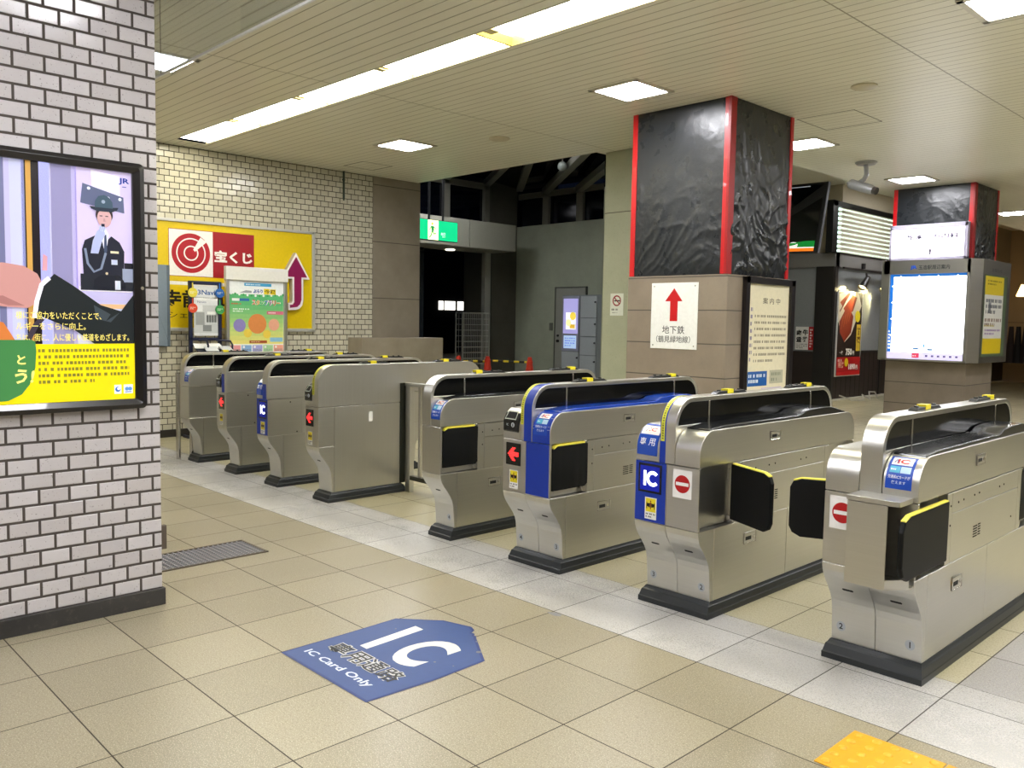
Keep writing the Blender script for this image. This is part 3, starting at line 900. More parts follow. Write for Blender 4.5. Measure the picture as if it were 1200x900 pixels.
def slab(x0, x1, y0, y1, z=CZ):
    mb.add([(x0, y0, z), (x0, y1, z), (x1, y1, z), (x1, y0, z)], [(0, 1, 2, 3)], CM)
slab(-9, 8, -8, TR0); slab(-9, XL, TR0, TR1); slab(XR, 8, TR0, TR1); slab(-9, 8, TR1, 4.42)
slab(-5.2, 8, 4.42, 6.2); slab(-3.95, 8, 6.2, 22); slab(-5.0, -3.95, 6.2, 22, 3.95); slab(-7.2, -5.0, 7.1, 10.3, 3.95); slab(-9.2, -5.0, 10.3, 22, 3.95)
mb.flat = True
struct('ceiling', mb)
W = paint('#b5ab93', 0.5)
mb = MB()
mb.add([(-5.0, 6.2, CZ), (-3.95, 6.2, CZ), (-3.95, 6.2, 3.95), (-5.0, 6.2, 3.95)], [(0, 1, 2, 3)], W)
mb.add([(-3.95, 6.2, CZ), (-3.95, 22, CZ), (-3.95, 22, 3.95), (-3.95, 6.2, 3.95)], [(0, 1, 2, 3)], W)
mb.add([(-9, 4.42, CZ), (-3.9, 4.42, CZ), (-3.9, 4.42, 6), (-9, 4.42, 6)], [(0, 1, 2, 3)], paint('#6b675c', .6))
mb.flat = True
struct('ceiling_step', mb)
mb = MB()
for y in (TR0, TR1): mb.add([(XL, y, CZ), (XR, y, CZ), (XR, y, CZ + .12), (XL, y, CZ + .12)], [(0, 1, 2, 3)], paint('#d8cfa8', .5))
mb.add([(XL, TR0, CZ + .12), (XR, TR0, CZ + .12), (XR, TR1, CZ + .12), (XL, TR1, CZ + .12)], [(0, 1, 2, 3)], paint('#d8cfa8', .5))
mb.flat = True
struct('ceiling_trough', mb)

# ---- walls
WALLM = tile_brick('cream_wall_tiles', 1, 2, 0.1125, 0.0675, 0.904, 0.0105, 0.0080, '#d3cfbe', '#bdb8a6', '#38332a', rough=0.17, tilt=0.03)
mb = MB(); mb.box(-9.0, -8.43, -8, 2.96, 0, CZ, WALLM); mb.box(-9.0, -8.43, 2.963, 3.66, 0, CZ, WALLM)
struct('wall_left', mb)
mb = MB(); mb.box(-8.43, -8.415, -8, 3.275, 0, 0.085, paint('#2a2622', 0.5)); struct('baseboard_left', mb)
def concrete(name, a='#857c6f', b='#978e80', jz=0.75, z0=0.15, rough=0.6):
    t = NT(name)
    X, Y, Z, G = t.xyz()
    n = t.noise(G, 2.5, 5, 0.65); n2 = t.noise(G, 40, 3, 0.6)
    f = t.m_('FRACT', t.m_('DIVIDE', t.m_('SUBTRACT', Z, z0), jz)); e = t.m_('MULTIPLY', t.m_('MINIMUM', f, t.m_('SUBTRACT', 1.0, f)), jz)
    j = t.ramp(e, 0.003, 0.006)
    c = t.mix(t.ramp(n, 0.3, 0.7), lin(a), lin(b))
    c = t.mix(t.ramp(n2, 0.55, 0.75, 0, 0.25), c, lin('#6d655a'))
    t.put(t.b.inputs['Base Color'], t.mix(j, lin('#4c463e'), c)); t.b.inputs['Roughness'].default_value = rough
    t.put(t.b.inputs['Normal'], t.bump(t.m_('ADD', j, t.m_('MULTIPLY', n2, 0.2)), 0.3, 0.003))
    return t.m
CONC = concrete('grey_stone_cladding')
mb = MB(); mb.box(-9.0, -8.425, 3.663, 4.45, 0, CZ, CONC); struct('wall_concrete', mb, 0.004)
CONC2 = concrete('plain_concrete', '#8e8473', '#a19886', jz=9.0)
mb = MB(); mb.box(-8.43, -8.10, 3.28, 4.62, 0, 1.122, CONC2)
tag(struct('low_wall', mb, 0.006))

# left pillar of glazed tiles with a dark skirting
PILM = tile_brick('cool_lit_pillar_tiles', 1, 2, 0.12, 0.0675, -1.429, 0.0105, 0.0105, '#cdc9cd', '#b9b4b6', '#463f3b', rough=0.15, tilt=0.035, par=1)  # lilac cast of the cool lamps is put into the tile colour
mb = MB(); mb.box(-3.92, -2.904, -4.2, -1.33, 0, CZ, PILM); struct('brick_pillar', mb, 0.003)
SK = concrete('worn_dark_skirting', '#2b2a2a', '#3c3a39', jz=9.0, rough=0.55)
mb = MB(); mb.box(-3.93, -2.888, -4.21, -1.32, 0, 0.080, SK); struct('baseboard_pillar', mb, 0.003)
mb = MB(); mb.box(-2.955, -2.93, -1.33, -1.295, 0.255, 0.37, paint('#5b5047', .5)); tag(struct('trim_corner', mb, .003))

# hidden sides of the concourse (they only close the room)
BG = paint('#c4bca8', 0.6)
mb = MB(); mb.box(7.9, 8.1, -8, 21, 0, CZ, BG); struct('wall_right', mb)
mb = MB(); mb.box(-9, 8, -8.2, -8.0, 0, CZ, BG); struct('wall_near', mb)

# ---- entrance hall beyond the gates
NG0 = paint('#04060d', 0.08, name='night_glass')
GRN = concrete('pale_green_render', '#8f9582', '#9da28e', jz=9.0)
t_ = concrete('green_lit_column', '#a3a78d', '#b0b399', jz=2.59, z0=0.0)  # greenish fluorescent light is put into the column's colour
mb = MB(); mb.box(-5.13, -3.84, 4.5, 4.95, 0, CZ - .002, t_); struct('wall_column', mb, 0.004)
mb = MB(); mb.box(-12.4, -7.15, 10.0, 10.3, 0, 3.40, GRN); struct('wall_far', mb)
DKC = concrete('dark_concrete', '#4c4a41', '#57544a', jz=1.2)
mb = MB(); mb.box(-12.9, -12.2, 9.10, 10.0, 0, 5.2, DKC); struct('wall_dark_column', mb, 0.004)
mb = MB(); mb.box(-5.2, -5.0, 4.95, 7.1, 0, 3.4, GRN); mb.box(-7.25, -5.0, 7.0, 7.1, 0, 3.4, GRN); mb.box(-7.25, -7.15, 7.1, 10.0, 0, 3.4, GRN); mb.box(-5.2, -5.0, 4.95, 7.1, 3.4, 5, NG0); mb.box(-7.25, -5.0, 7.0, 7.1, 3.4, 5, NG0); mb.box(-7.25, -7.15, 7.1, 10.0, 3.4, 5, NG0); struct('wall_hall_right', mb)
BM = paint('#8a897c', 0.5)
mb = MB()
for y0, y1 in ((3.9, 5.29), (5.3, 6.66), (6.672, 7.90), (7.912, 9.14)): mb.box(-11.6, -11.35, y0, y1, 2.775, 3.30, BM)
mb.box(-12.2, -11.36, 3.9, 9.13, 2.77, 2.80, BM); mb.box(-12.2, -11.6, 3.9, 9.13, 3.28, 3.30, BM)
struct('entrance_beam', mb, 0.004)
# clerestory frames and night glass
FR = paint('#6f6d62', 0.5)
NG = paint('#04060d', 0.08, name='night_glass')
mb = MB()
for y in (4.8, 5.9, 7.0, 7.98, 9.05): mb.box(-12.25, -12.12, y - 0.07, y + 0.07, 3.30, 4.15, FR)
mb.box(-12.25, -12.12, 3.9, 9.1, 4.08, 4.2, FR)
for x in (-11.38, -10.43, -9.4, -8.4, -7.4): mb.box(x - 0.09, x + 0.09, 10.02, 10.14, 3.40, 4.0, FR)
mb.box(-12.2, -7.2, 10.02, 10.14, 3.98, 4.10, FR)
def beam(a, b, w, m):
    a, b = Vector(a), Vector(b); d = (b - a).normalized(); s = d.cross(Vector((0, 0, 1))).normalized() * w / 2; u = s.cross(d).normalized() * w * .9
    vs = [a - s, a + s, a + s + u, a - s + u, b - s, b + s, b + s + u, b - s + u]
    mb.add(vs, [(0, 1, 2, 3), (4, 5, 6, 7), (0, 1, 5, 4), (1, 2, 6, 5), (2, 3, 7, 6), (3, 0, 4, 7)], m)
for a, b in (((-11.38, 10.0, 4.02), (-6.9, 6.6, 4.05)), ((-10.43, 10.0, 3.98), (-6.6, 7.0, 3.95)), ((-12.15, 9.05, 4.15), (-8.9, 7.1, 4.3)), ((-12.15, 7.98, 4.15), (-9.2, 6.2, 4.3)), ((-12.15, 7.0, 4.15), (-9.4, 5.2, 4.3)), ((-12.15, 10.0, 4.15), (-7.0, 5.6, 4.4))):
    beam(a, b, 0.14, FR)
struct('clerestory_frame', mb, 0.003)
mb = MB()
mb.add([(-12.2, 3.9, 3.3), (-12.2, 9.1, 3.3), (-12.2, 9.1, 4.15), (-12.2, 3.9, 4.15)], [(0, 1, 2, 3)], NG)
mb.add([(-12.2, 10.08, 3.4), (-7.2, 10.08, 3.4), (-7.2, 10.08, 4.1), (-12.2, 10.08, 4.1)], [(0, 1, 2, 3)], NG)
mb.add([(-12.2, 10.1, 4.2), (-5.2, 10.1, 4.2), (-5.2, 4.5, 4.75), (-12.2, 4.5, 4.75)], [(0, 1, 2, 3)], NG)
mb.flat = True
struct('window_1', mb)
mb = MB(); mb.box(-12.1, -12.0, 8.90, 9.06, 0, 2.77, paint('#8f8f86', .4)); mb.box(-12.06, -12.0, 9.06, 9.09, 0, 2.77, paint('#2c2c28', .4)); struct('trim_1', mb)
mb = MB()
for y0, y1 in ((3.9, 6.9), (6.94, 7.35)):
    mb.add([(-12.05, y0, 0), (-12.05, y1, 0), (-12.05, y1, 2.77), (-12.05, y0, 2.77)], [(0, 1, 2, 3)], paint('#101620', .1, name='dark_entrance_glass'))
mb.box(-12.08, -12.02, 6.89, 6.95, 0, 2.77, paint('#1d2430', .4)); mb.box(-12.08, -12.02, 3.9, 6.9, 2.0, 2.06, paint('#1d2430', .4))
mb.flat = True
struct('window_2', mb)

# service door in the far wall
mb = MB(); mb.box(-10.97, -10.17, 9.955, 9.985, 0, 2.06, paint('#8f9187', .45))
d = mb.build('door_1', bevel=.003); d['kind'] = 'structure'
mb = MB()
for x0, x1, z0, z1 in ((-11.0, -10.975, 0, 2.09), (-10.165, -10.14, 0, 2.09), (-11.0, -10.14, 2.065, 2.09)): mb.box(x0, x1, 9.95, 10.0, z0, z1, paint('#55574f', .4))
mb.build('door_frame', d)
mb = MB(); mb.lathe([(0.0, 0), (.03, .0), (.03, .03), (.0, .035)], 0, 0, paint('#2b2b28', .3, .7), 14)
h = mb.build('door_handle', d); h.location = (-10.88, 9.95, 0.98); h.rotation_euler = (PI / 2, 0, 0)
mb = MB(); mb.lathe([(0.0, 0), (.024, .0), (.024, .02), (.0, .025)], 0, 0, paint('#2b2b28', .3, .7), 14)
h = mb.build('door_lock', d); h.location = (-10.88, 9.95, 1.09); h.rotation_euler = (PI / 2, 0, 0)
a = Art(plane_map((-10.7, 9.954, 1.40), (1, 0, 0), (0, 0, 1), (0, -1, 0)))
a.greek(0, 0.02, .42, .15, 3, '#4a4c46', 1, seed=8); a.build('door_sign', d)
mb = MB(); mb.box(-11.17, -11.08, 9.98, 10.0, 1.19, 1.35, paint('#5c5f56', .4)); tag(mb.build('wall_intercom', bevel=.004), 'small grey intercom box on the far wall left of the service door', 'intercom')

# lockers
lk = thing('locker_cabinet', 'pale grey coin lockers with a lit screen in front of the service door', 'lockers', (-10.33, 9.45, 0))
LG = paint('#a4abae', .35)
mb = MB(); mb.box(0, 1.0, 0.02, 0.5, 0, 1.9, paint('#7c8284', .4)); mb.build('cabinet', lk, bevel=.003)
for x0, x1, zs in ((0.02, 0.46, (0.05, 0.42, 0.80, 1.88)), (0.50, 0.90, (0.05, 0.36, 0.74, 1.10, 1.46, 1.88))):
    for z0, z1 in zip(zs, zs[1:]):
        if x0 < .1 and z0 > .7: continue
        mb = MB(); mb.box(x0, x1, 0.0, 0.02, z0 + .008, z1 - .008, LG)
        q = mb.build('locker_door', lk, bevel=.002)
        m2 = MB(); m2.lathe([(0, 0), (.018, 0), (.018, .02), (0, .022)], 0, 0, paint('#33363a', .3), 10)
        k = m2.build('lock', q); k.location = (x1 - .03, 0.0, z1 - .12); k.rotation_euler = (PI / 2, 0, 0)
mb = MB(); mb.box(0.02, 0.46, 0, 0.02, 0.81, 1.88, paint('#8f93a4', .35)); sp_ = mb.build('control_panel', lk, bevel=.002)
a = Art(plane_map((0.02, -0.001, 0.81), (1, 0, 0), (0, 0, 1), (0, -1, 0)), mf=lambda q: glow(q, 0.9))
a.rect(.03, .34, .41, 1.02, '#9a96c8', 1); a.rect(.10, .42, .36, .75, '#e9ecf6', 2); a.disc(.28, .68, .08, '#e0c44a', 3); a.disc(.17, .55, .07, '#e8e2a0', 3); a.rect(.2, .44, .34, .52, '#c9a63a', 3)
a.rect(.05, .05, .38, .30, '#9fb6dc', 1); a.greek(.08, .08, .35, .27, 4, '#5c77ad', 2); a.build('screen', sp_)

# ---- exit sign hanging in front of the beam
ex = thing('exit_sign', 'green lit emergency exit sign with a running figure hanging beyond the gates', 'exit sign', (-10.2, 0, 0))
mb = MB(); mb.box(-0.05, 0.02, 5.36, 6.62, 2.70, 3.045, paint('#3b3d3c', .4)); mb.build('housing', ex, bevel=.004)
a = Art(plane_map((0.021, 5.73, 2.71), (0, 1, 0), (0, 0, 1), (1, 0, 0)), mf=lambda q: glow(q, 1.5))
a.rect(-.35, 0, .88, .325, '#0fae70', 1); a.rect(.24, .0, .46, .325, '#f0f3c0', 2)
g_ = '#1c7a44'
a.disc(.33, .265, .022, '#c79a2e', 3, 14); a.poly([(.30, .23), (.36, .23), (.37, .15), (.32, .14)], g_, 3)
a.line([(.33, .15), (.37, .10), (.41, .11)], .022, g_, 4); a.line([(.33, .15), (.31, .08), (.27, .03)], .022, g_, 4); a.line([(.35, .22), (.41, .18)], .016, g_, 4); a.line([(.31, .22), (.27, .16)], .016, g_, 4)
a.text('出口', .52, .09, .045, '#d9f6e8', 3, bold=.01); a.text('EXIT', .55, .055, .022, '#d9f6e8', 3)
a.build('lit_face', ex)
for y in (6.02, 6.32):
    mb = MB(); mb.tube([(-0.02, y, 3.04), (-0.02, y, 4.6)], 0.02, paint('#1a1b1c', .4), 8); mb.build('hanger_rod', ex)

mb = MB(); mb.lathe([(0, 0), (.09, 0), (.10, .02), (.08, .03), (0, .03)], 0, 0, glow('#fff6e0', 2.5), 20)
o = mb.build('porch_light'); o.location = (-11.95, 7.92, 2.745); tag(o, 'small round lit lamp under the entrance beam', 'ceiling light')
mb = MB(); bm_ = bmesh.new(); bmesh.ops.create_uvsphere(bm_, u_segments=20, v_segments=12, radius=.085)
mb.add([v.co[:] for v in bm_.verts], [[v.index for v in f.verts] for f in bm_.faces], paint('#8d9490', .2), True); bm_.free()
gl = thing('globe_lamp', 'unlit white globe lamp under the dark sloping roof', 'lamp', (-9.045, 8.0, 4.05))
mb.build('globe', gl); mb = MB(); mb.tube([(0, 0, .08), (0, 0, .45)], .012, FR, 8); mb.build('stem', gl)

# ---- things standing in the hall
rc = thing('wire_cage_trolley', 'tall silver wire mesh cage trolley by the dark entrance', 'cage trolley', (-11.68, 8.05, 0))
CG = steel('cage_wire', '#c9c9c2', .35)
mb = MB()
for x, y in ((0, 0), (0, .70), (-.22, 0), (-.22, .70)): mb.tube([(x, y, .12), (x, y, 1.53)], .016, CG, 8)
for z in (.16, 1.52):
    mb.tube([(0, 0, z), (0, .70, z), (-.22, .70, z), (-.22, 0, z), (0, 0, z)], .014, CG, 8)
mb.build('frame', rc)
mb = MB()
for k in range(1, 9): mb.tube([(0, .70 * k / 9, .16), (0, .70 * k / 9, 1.52)], .005, CG, 6)
for k in range(1, 12): mb.tube([(0, 0, .16 + k * .113), (0, .70, .16 + k * .113)], .005, CG, 6)
mb.build('front_mesh', rc)
mb = MB()
for k in range(1, 9): mb.tube([(-.22, .70 * k / 9, .16), (-.22, .70 * k / 9, 1.52)], .005, CG, 6)
for k in range(1, 12): mb.tube([(-.22, 0, .16 + k * .113), (-.22, .70, .16 + k * .113)], .005, CG, 6)
mb.build('rear_mesh', rc)
mb = MB(); mb.box(-.22, 0, 0, .70, .12, .16, paint('#3c3e3c', .5)); mb.build('base', rc)
for x, y in ((-.04, .06), (-.05, .64), (-.18, .06), (-.18, .64)):
    mb = MB(); mb.tube([(x - .015, y, .06), (x + .015, y, .06)], .06, paint('#1b1b1b', .5), 14); mb.box(x - .02, x + .02, y - .012, y + .012, .06, .13, CG); mb.build('caster', rc)

OR = paint('#d8371c', .45)
def cone(x, y, i):
    c = thing('traffic_cone', ['red-orange traffic cone nearer the cage trolley, holding the striped bars', 'red-orange traffic cone at the middle of the striped barrier', 'red traffic cone at the right end of the striped barrier'][i], 'traffic cone', (x, y, 0), 'cones of the striped barrier')
    mb = MB(); mb.prism([(-.18, -.18), (.18, -.18), (.18, .18), (-.18, .18)], 0, .025, OR, axis='z'); mb.build('base', c, bevel=.01)
    mb = MB(); mb.lathe([(.15, .02), (.13, .05), (.045, .66), (.035, .70), (0, .70)], 0, 0, OR, 20); mb.build('cone_body', c)
    mb = MB(); mb.lathe([(.105, .25), (.106, .25), (.082, .40), (.081, .40)], 0, 0, paint('#e4e3df', .4), 20); mb.build('reflective_band', c)
    return c
cp = [(-10.35, 6.95), (-10.12, 7.12), (-8.75, 7.50)]
cp = [(-11.16, 7.50), (-10.80, 7.92), (-10.2, 8.45)]
for i, (x, y) in enumerate(cp): cone(x, y, i)
def bar(a, b, i):
    o = thing('barrier_bar', ['yellow and black striped barrier bar between the first two cones', 'yellow and black striped barrier bar running to the right cone'][i], 'barrier bar', (0, 0, 0), 'striped barrier bars')
    a = Vector(a); b = Vector(b); n = max(3, int((b - a).length / .09))
    mb = MB()
    for k in range(n):
        p = a + (b - a) * k / n; q = a + (b - a) * (k + 1) / n
        mb.tube([p, q], .022, paint('#e3c81f' if k % 2 else '#17150f', .4), 10)
    mb.build('striped_bar', o)
    for p in (a, b):
        mb = MB(); mb.lathe([(.055, -.02), (.06, -.02), (.06, .02), (.055, .02)], p.x, p.y, OR, 16, p.z); mb.build('end_ring', o)
bar((cp[0][0], cp[0][1], .60), (cp[1][0], cp[1][1], .60), 0); bar((cp[1][0], cp[1][1], .62), (cp[2][0], cp[2][1], .60), 1)

# ---- far building with lit windows across the street
fb = thing('far_building', 'dark building across the street with three lit windows', 'building', (-26, 19, 0))
mb = MB(); mb.box(-4, 0, -8, 7, 0, 9, paint('#07080c', .8)); mb.build('wall', fb)
mb = MB(); mb.box(-0.02, 0.02, -5, 4, 1.35, 1.40, paint('#12151c', .6)); mb.build('ledge', fb)
for k, (y0, y1) in enumerate(((-.006, .218), (.308, .856), (.995, 1.558))):
    mb = MB(); mb.box(0.0, 0.03, y0, y1, 1.79, 2.15, glow('#fffaf0', 2.2)); mb.build('lit_window', fb)

# ---- pillars clad in stone, wrapped in black sheet above
STONE = concrete('brown_grey_stone', '#7c7062', '#8d8172', jz=0.288, z0=0.051)
def stone_pillar(name, x0, x1, y0, y1, z1):
    mb = MB(); mb.box(x0, x1, y0, y1, 0, z1, STONE); mb.box(x0 + .05, x1 - .05, y0 + .05, y1 - .05, z1, CZ, paint('#777777', .6)); struct(name, mb, 0.004)
stone_pillar('pillar_center', -3.85, -2.80, 3.34, 4.40, 1.795)
stone_pillar('pillar_right', -3.80, -2.76, 9.05, 10.09, 1.0)
STONE2 = STONE

def sheet_mat():
    t = NT('black_polythene_sheet')
    X, Y, Z, G = t.xyz(True)
    n = t.noise(G, 7.0, 3, 0.55)
    t.b.inputs['Base Color'].default_value = lin('#232629')
    t.put(t.b.inputs['Roughness'], t.ramp(n, .3, .7, .24, .36))
    t.put(t.b.inputs['Normal'], t.bump(t.noise(G, 16.0, 4, .6), .22, .01))
    return t.m
SHM = sheet_mat()
def wrinkled(mb, P, w, h, seed, strong=1.0, nu=70, nv=110, low=0.6):
    """a taut sheet with fan-shaped creases, denser towards the bottom"""
    vs = []
    for j in range(nv + 1):
        for i in range(nu + 1):
            u = i / nu; v = j / nv
            e = min(u, 1 - u, v * 1.2, (1 - v) * 1.2); edge = min(1, e / 0.05)
            b = (1 - v) ** 1.6 * low + 0.10
            a1 = noise.noise((u * 3.1 + seed, v * 1.3, seed * 2.3))
            # creases fan out from the lower corner
            ang = math.atan2(v + 0.25, (u + 0.15) if seed % 2 else (1.15 - u)); rad = math.hypot(u + .15, v + .25)
            cr = 1 - abs(noise.noise((ang * 9 + a1 * 2.0, rad * 1.4, seed * 7.7))) * 2
            cr2 = 1 - abs(noise.noise((u * 8 + v * 5 + a1 * 3, v * 9 - u * 4, seed * 3.1))) * 2
            d = (max(0, cr) ** 3 * 0.012 * b * strong + max(0, cr2) ** 4 * 0.010 * b * strong * strong + a1 * 0.006) * edge
            vs.append(P(u * w, v * h, d))
    R = nu + 1
    mb.add(vs, [(j * R + i, j * R + i + 1, (j + 1) * R + i + 1, (j + 1) * R + i) for j in range(nv) for i in range(nu)], SHM, True)
RT = paint('#c5161c', .35, name='red_tape', coat=.2); RTD = paint('#a31318', .4)
def wrap(label, x0, x1, y0, y1, z0, z1, seed, s=(1, 1)):
    w = thing('plastic_sheet_wrap', label, 'black plastic sheet', (0, 0, 0), 'black sheets wrapped round the pillars')
    mb = MB(); wrinkled(mb, lambda u, v, d: (x0 + u, y0 - d, z0 + v), x1 - x0, z1 - z0, seed, s[0]); mb.flat = True
    mb.build('front_sheet', w, sharp=180)
    mb = MB(); wrinkled(mb, lambda u, v, d: (x1 + d, y0 + u, z0 + v), y1 - y0, z1 - z0, seed + 1, s[1], low=1.0); mb.flat = True
    mb.build('side_sheet', w, sharp=180)
    k = 0.004; tw = 0.045
    mb = MB(); mb.box(x1 - tw - .01, x1 + k + .004, y0 - k - .004, y0 + .03, z0 - .0, z1, RT); mb.box(x1 - tw * .3, x1 + k + .008, y0 - .02, y0 + tw + .02, z0, z1 - .001, RTD); mb.build('corner_tape', w, bevel=.002)
    mb = MB(); mb.box(x0 - k - .003, x0 + tw, y0 - k - .003, y0 + .03, z0 - .0, z1, RT); mb.build('left_tape', w, bevel=.002)
    mb = MB(); mb.box(x1 - .01, x1 + k + .006, y1 - tw, y1 + k, z0 - .0, z1, RT); mb.build('right_tape', w, bevel=.002)
wrap('black plastic sheet with red tape wrapped round the central pillar above the red arrow sign', -3.84, -2.83, 3.355, 4.385, 1.798, CZ - .004, 3, (.8, 1.5))
wrap('black plastic sheet with red tape round the far pillar above the map board', -3.79, -2.77, 9.06, 10.0, 2.28, CZ - .004, 6, (1, 1))
# ================================================================== signs, boards and fittings
# ---- backlit poster on the left pillar
lp = thing('poster_light_box', 'black framed backlit railway poster on the tiled pillar at left', 'poster', (-2.904, -1.40, 0))
FX0, FY1, FZ0, FZ1 = 0.0, 0.0, 0.945, 2.045
YW = 1.75
fm = paint('#171415', .28, coat=.3)
mb = MB()
def rr(y0, y1, z0, z1, r, n=6):
    return [(y1 - r + r * math.cos(a), z1 - r + r * math.sin(a)) for a in [PI / 2 * k / n for k in range(n + 1)]] + [(y0 + r + r * math.cos(a), z1 - r + r * math.sin(a)) for a in [PI / 2 + PI / 2 * k / n for k in range(n + 1)]] + \
           [(y0 + r + r * math.cos(a), z0 + r + r * math.sin(a)) for a in [PI + PI / 2 * k / n for k in range(n + 1)]] + [(y1 - r + r * math.cos(a), z0 + r + r * math.sin(a)) for a in [1.5 * PI + PI / 2 * k / n for k in range(n + 1)]]
o_ = rr(-YW, 0, FZ0, FZ1, .022); i_ = rr(-YW + .05, -.05, FZ0 + .045, FZ1 - .045, .004); m_o = rr(-YW + .022, -.022, FZ0 + .02, FZ1 - .02, .015)
n = len(o_)
vs = [(0, y, z) for y, z in o_] + [(.035, y, z) for y, z in o_] + [(.045, y, z) for y, z in m_o] + [(.030, y, z) for y, z in i_] + [(.005, y, z) for y, z in i_]
mb.add(vs, [(k * n + j, k * n + (j + 1) % n, (k + 1) * n + (j + 1) % n, (k + 1) * n + j) for k in range(4) for j in range(n)], fm)
mb.build('frame', lp, bevel=.0015)
mb = MB(); mb.tube([(.044, -.02, 1.49), (.050, -.02, 1.49)], .008, STF, 12); mb.build('frame_lock', lp)
PW, PH = 1.65, 1.01    # print; u from the right end: use local u = 0 at the left
a = Art(plane_map((.012, -YW + .05, FZ0 + .045), (0, 1, 0), (0, 0, 1), (1, 0, 0)), mf=lambda q: glow(q, 0.44), step=.0006)
# 'X(px)' helpers: poster coordinates in metres, the visible part is u > 1.10
U = lambda v: PW - v          # distance from the right edge
a.rect(0, 0, PW, PH, '#b9b6dc', 1)
a.rect(0, .25, U(.55), PH, '#a7a9cf', 2)
for k, (w_, c_) in enumerate(((.03, '#8084ac'), (.02, '#c6c8e6'), (.025, '#6d7097'), (.05, '#bfc2e4'), (.02, '#9094bd'), (.06, '#cfd2ee'))):
    a.rect(U(.62 - k * .045), .25, U(.62 - k * .045 - w_), PH, c_, 3)
a.rect(U(.43), .25, U(.375), PH, '#171018', 4); a.rect(U(.425), .25, U(.405), PH, '#c79a4c', 5)
a.rect(U(.375), .25, U(.33), PH, '#c0bddb', 3); a.poly([(U(.37), .56), (U(.35), .56), (U(.348), .62), (U(.365), .63)], '#cf9aa6', 4)
a.rect(U(.33), .25, U(.245), PH, '#8d89b4', 3); a.rect(U(.25), .25, U(.23), PH, '#b0a9d4', 4)
a.rect(U(.235), .46, U(0), PH, '#cbbfe6', 4)
a.rect(U(.225), .48, U(.005), .50, '#e7e3f4', 5); a.rect(U(.235), .44, U(0), .48, '#b9b3da', 5)
a.line([(U(.33), .52), (U(.31), .525), (U(.295), .50), (U(.29), .36)], .028, '#d99a5a', 5)
a.rect(U(.22), .405, U(0), .425, '#d9b184', 6)
a.rect(U(.235), .25, U(0), .405, '#c9cce6', 5)
# dark visor box, ceiling glare
a.poly([(U(.215), .86), (U(.205), .945), (U(.035), .90), (U(.032), .83)], '#586080', 6)
for uu, vv in ((.18, .925), (.10, .89), (.05, .89)): a.disc(U(uu), vv, .007, '#dfe6f6', 7, 12)
a.poly([(U(.17), PH - .005), (U(.05), PH - .02), (U(.05), .90), (U(.165), .915)], '#e7e2f8', 5)
# attendant: body, arm, glove, face, hat
D1, D2 = '#1e2130', '#2b3145'
a.poly([(U(.205), .50), (U(.212), .66), (U(.20), .70), (U(.155), .725), (U(.12), .69), (U(.09), .725), (U(.055), .70), (U(.035), .66), (U(.04), .50)], D1, 8)
a.rect(U(.22), .485, U(.0), .555, '#20242f', 9); a.rect(U(.036), .575, U(0), .61, '#151722', 9); a.rect(U(.045), .525, U(0), .585, '#8f98b0', 10)
a.poly([(U(.135), .73), (U(.118), .765), (U(.10), .73), (U(.112), .66), (U(.12), .66)], '#e2e4f4', 9)
a.poly([(U(.119), .73), (U(.111), .73), (U(.108), .66), (U(.115), .64), (U(.122), .66)], '#3a4560', 10)
a.disc(U(.118), .815, .036, '#33262c', 10, 24, ry=.038)
a.disc(U(.118), .800, .030, '#c9a2a6', 11, 24, ry=.040)
a.poly([(U(.180), .850), (U(.172), .838), (U(.150), .830), (U(.085), .830), (U(.064), .840), (U(.058), .852), (U(.08), .850), (U(.155), .848)], '#232d3d', 13)
a.poly([(U(.158), .846), (U(.155), .875), (U(.142), .895), (U(.118), .902), (U(.098), .893), (U(.084), .872), (U(.082), .846)], '#3a5163', 14)
a.disc(U(.122), .872, .008, '#8fa0b4', 15, 12)
for e_ in (.130, .106): a.rect(U(e_ + .008), .808, U(e_ - .004), .812, '#4c3542', 12)
a.poly([(U(.122), .80), (U(.116), .80), (U(.113), .786), (U(.123), .786)], '#b78d93', 12)
a.poly([(U(.178), .645), (U(.168), .70), (U(.150), .742), (U(.136), .756), (U(.120), .748), (U(.116), .728), (U(.130), .70), (U(.146), .645)], '#a9b2dc', 13)
a.disc(U(.128), .756, .014, '#bcc4e6', 14, 14)
for q_ in range(3): a.line([(U(.140 - q_ * .008), .745), (U(.134 - q_ * .008), .764)], .0016, '#7f89b4', 15)
a.rect(U(.132), .764, U(.118), .776, '#20263c', 15)
a.line([(U(.20), .665), (U(.19), .60), (U(.165), .565), (U(.135), .58), (U(.115), .65)], .010, '#76829c', 12)
a.rect(U(.092), .60, U(.066), .622, '#b9c1da', 12); a.rect(U(.095), .65, U(.06), .660, '#d8d0b4', 12); a.disc(U(.112), .56, .006, '#c9b99a', 12, 10)
a.poly([(U(.17), .49), (U(.165), .53), (U(.14), .552), (U(.06), .552), (U(.04), .53), (U(.035), .49)], '#181c28', 13); a.rect(U(.078), .49, U(.055), .53, '#c8cfdd', 14)
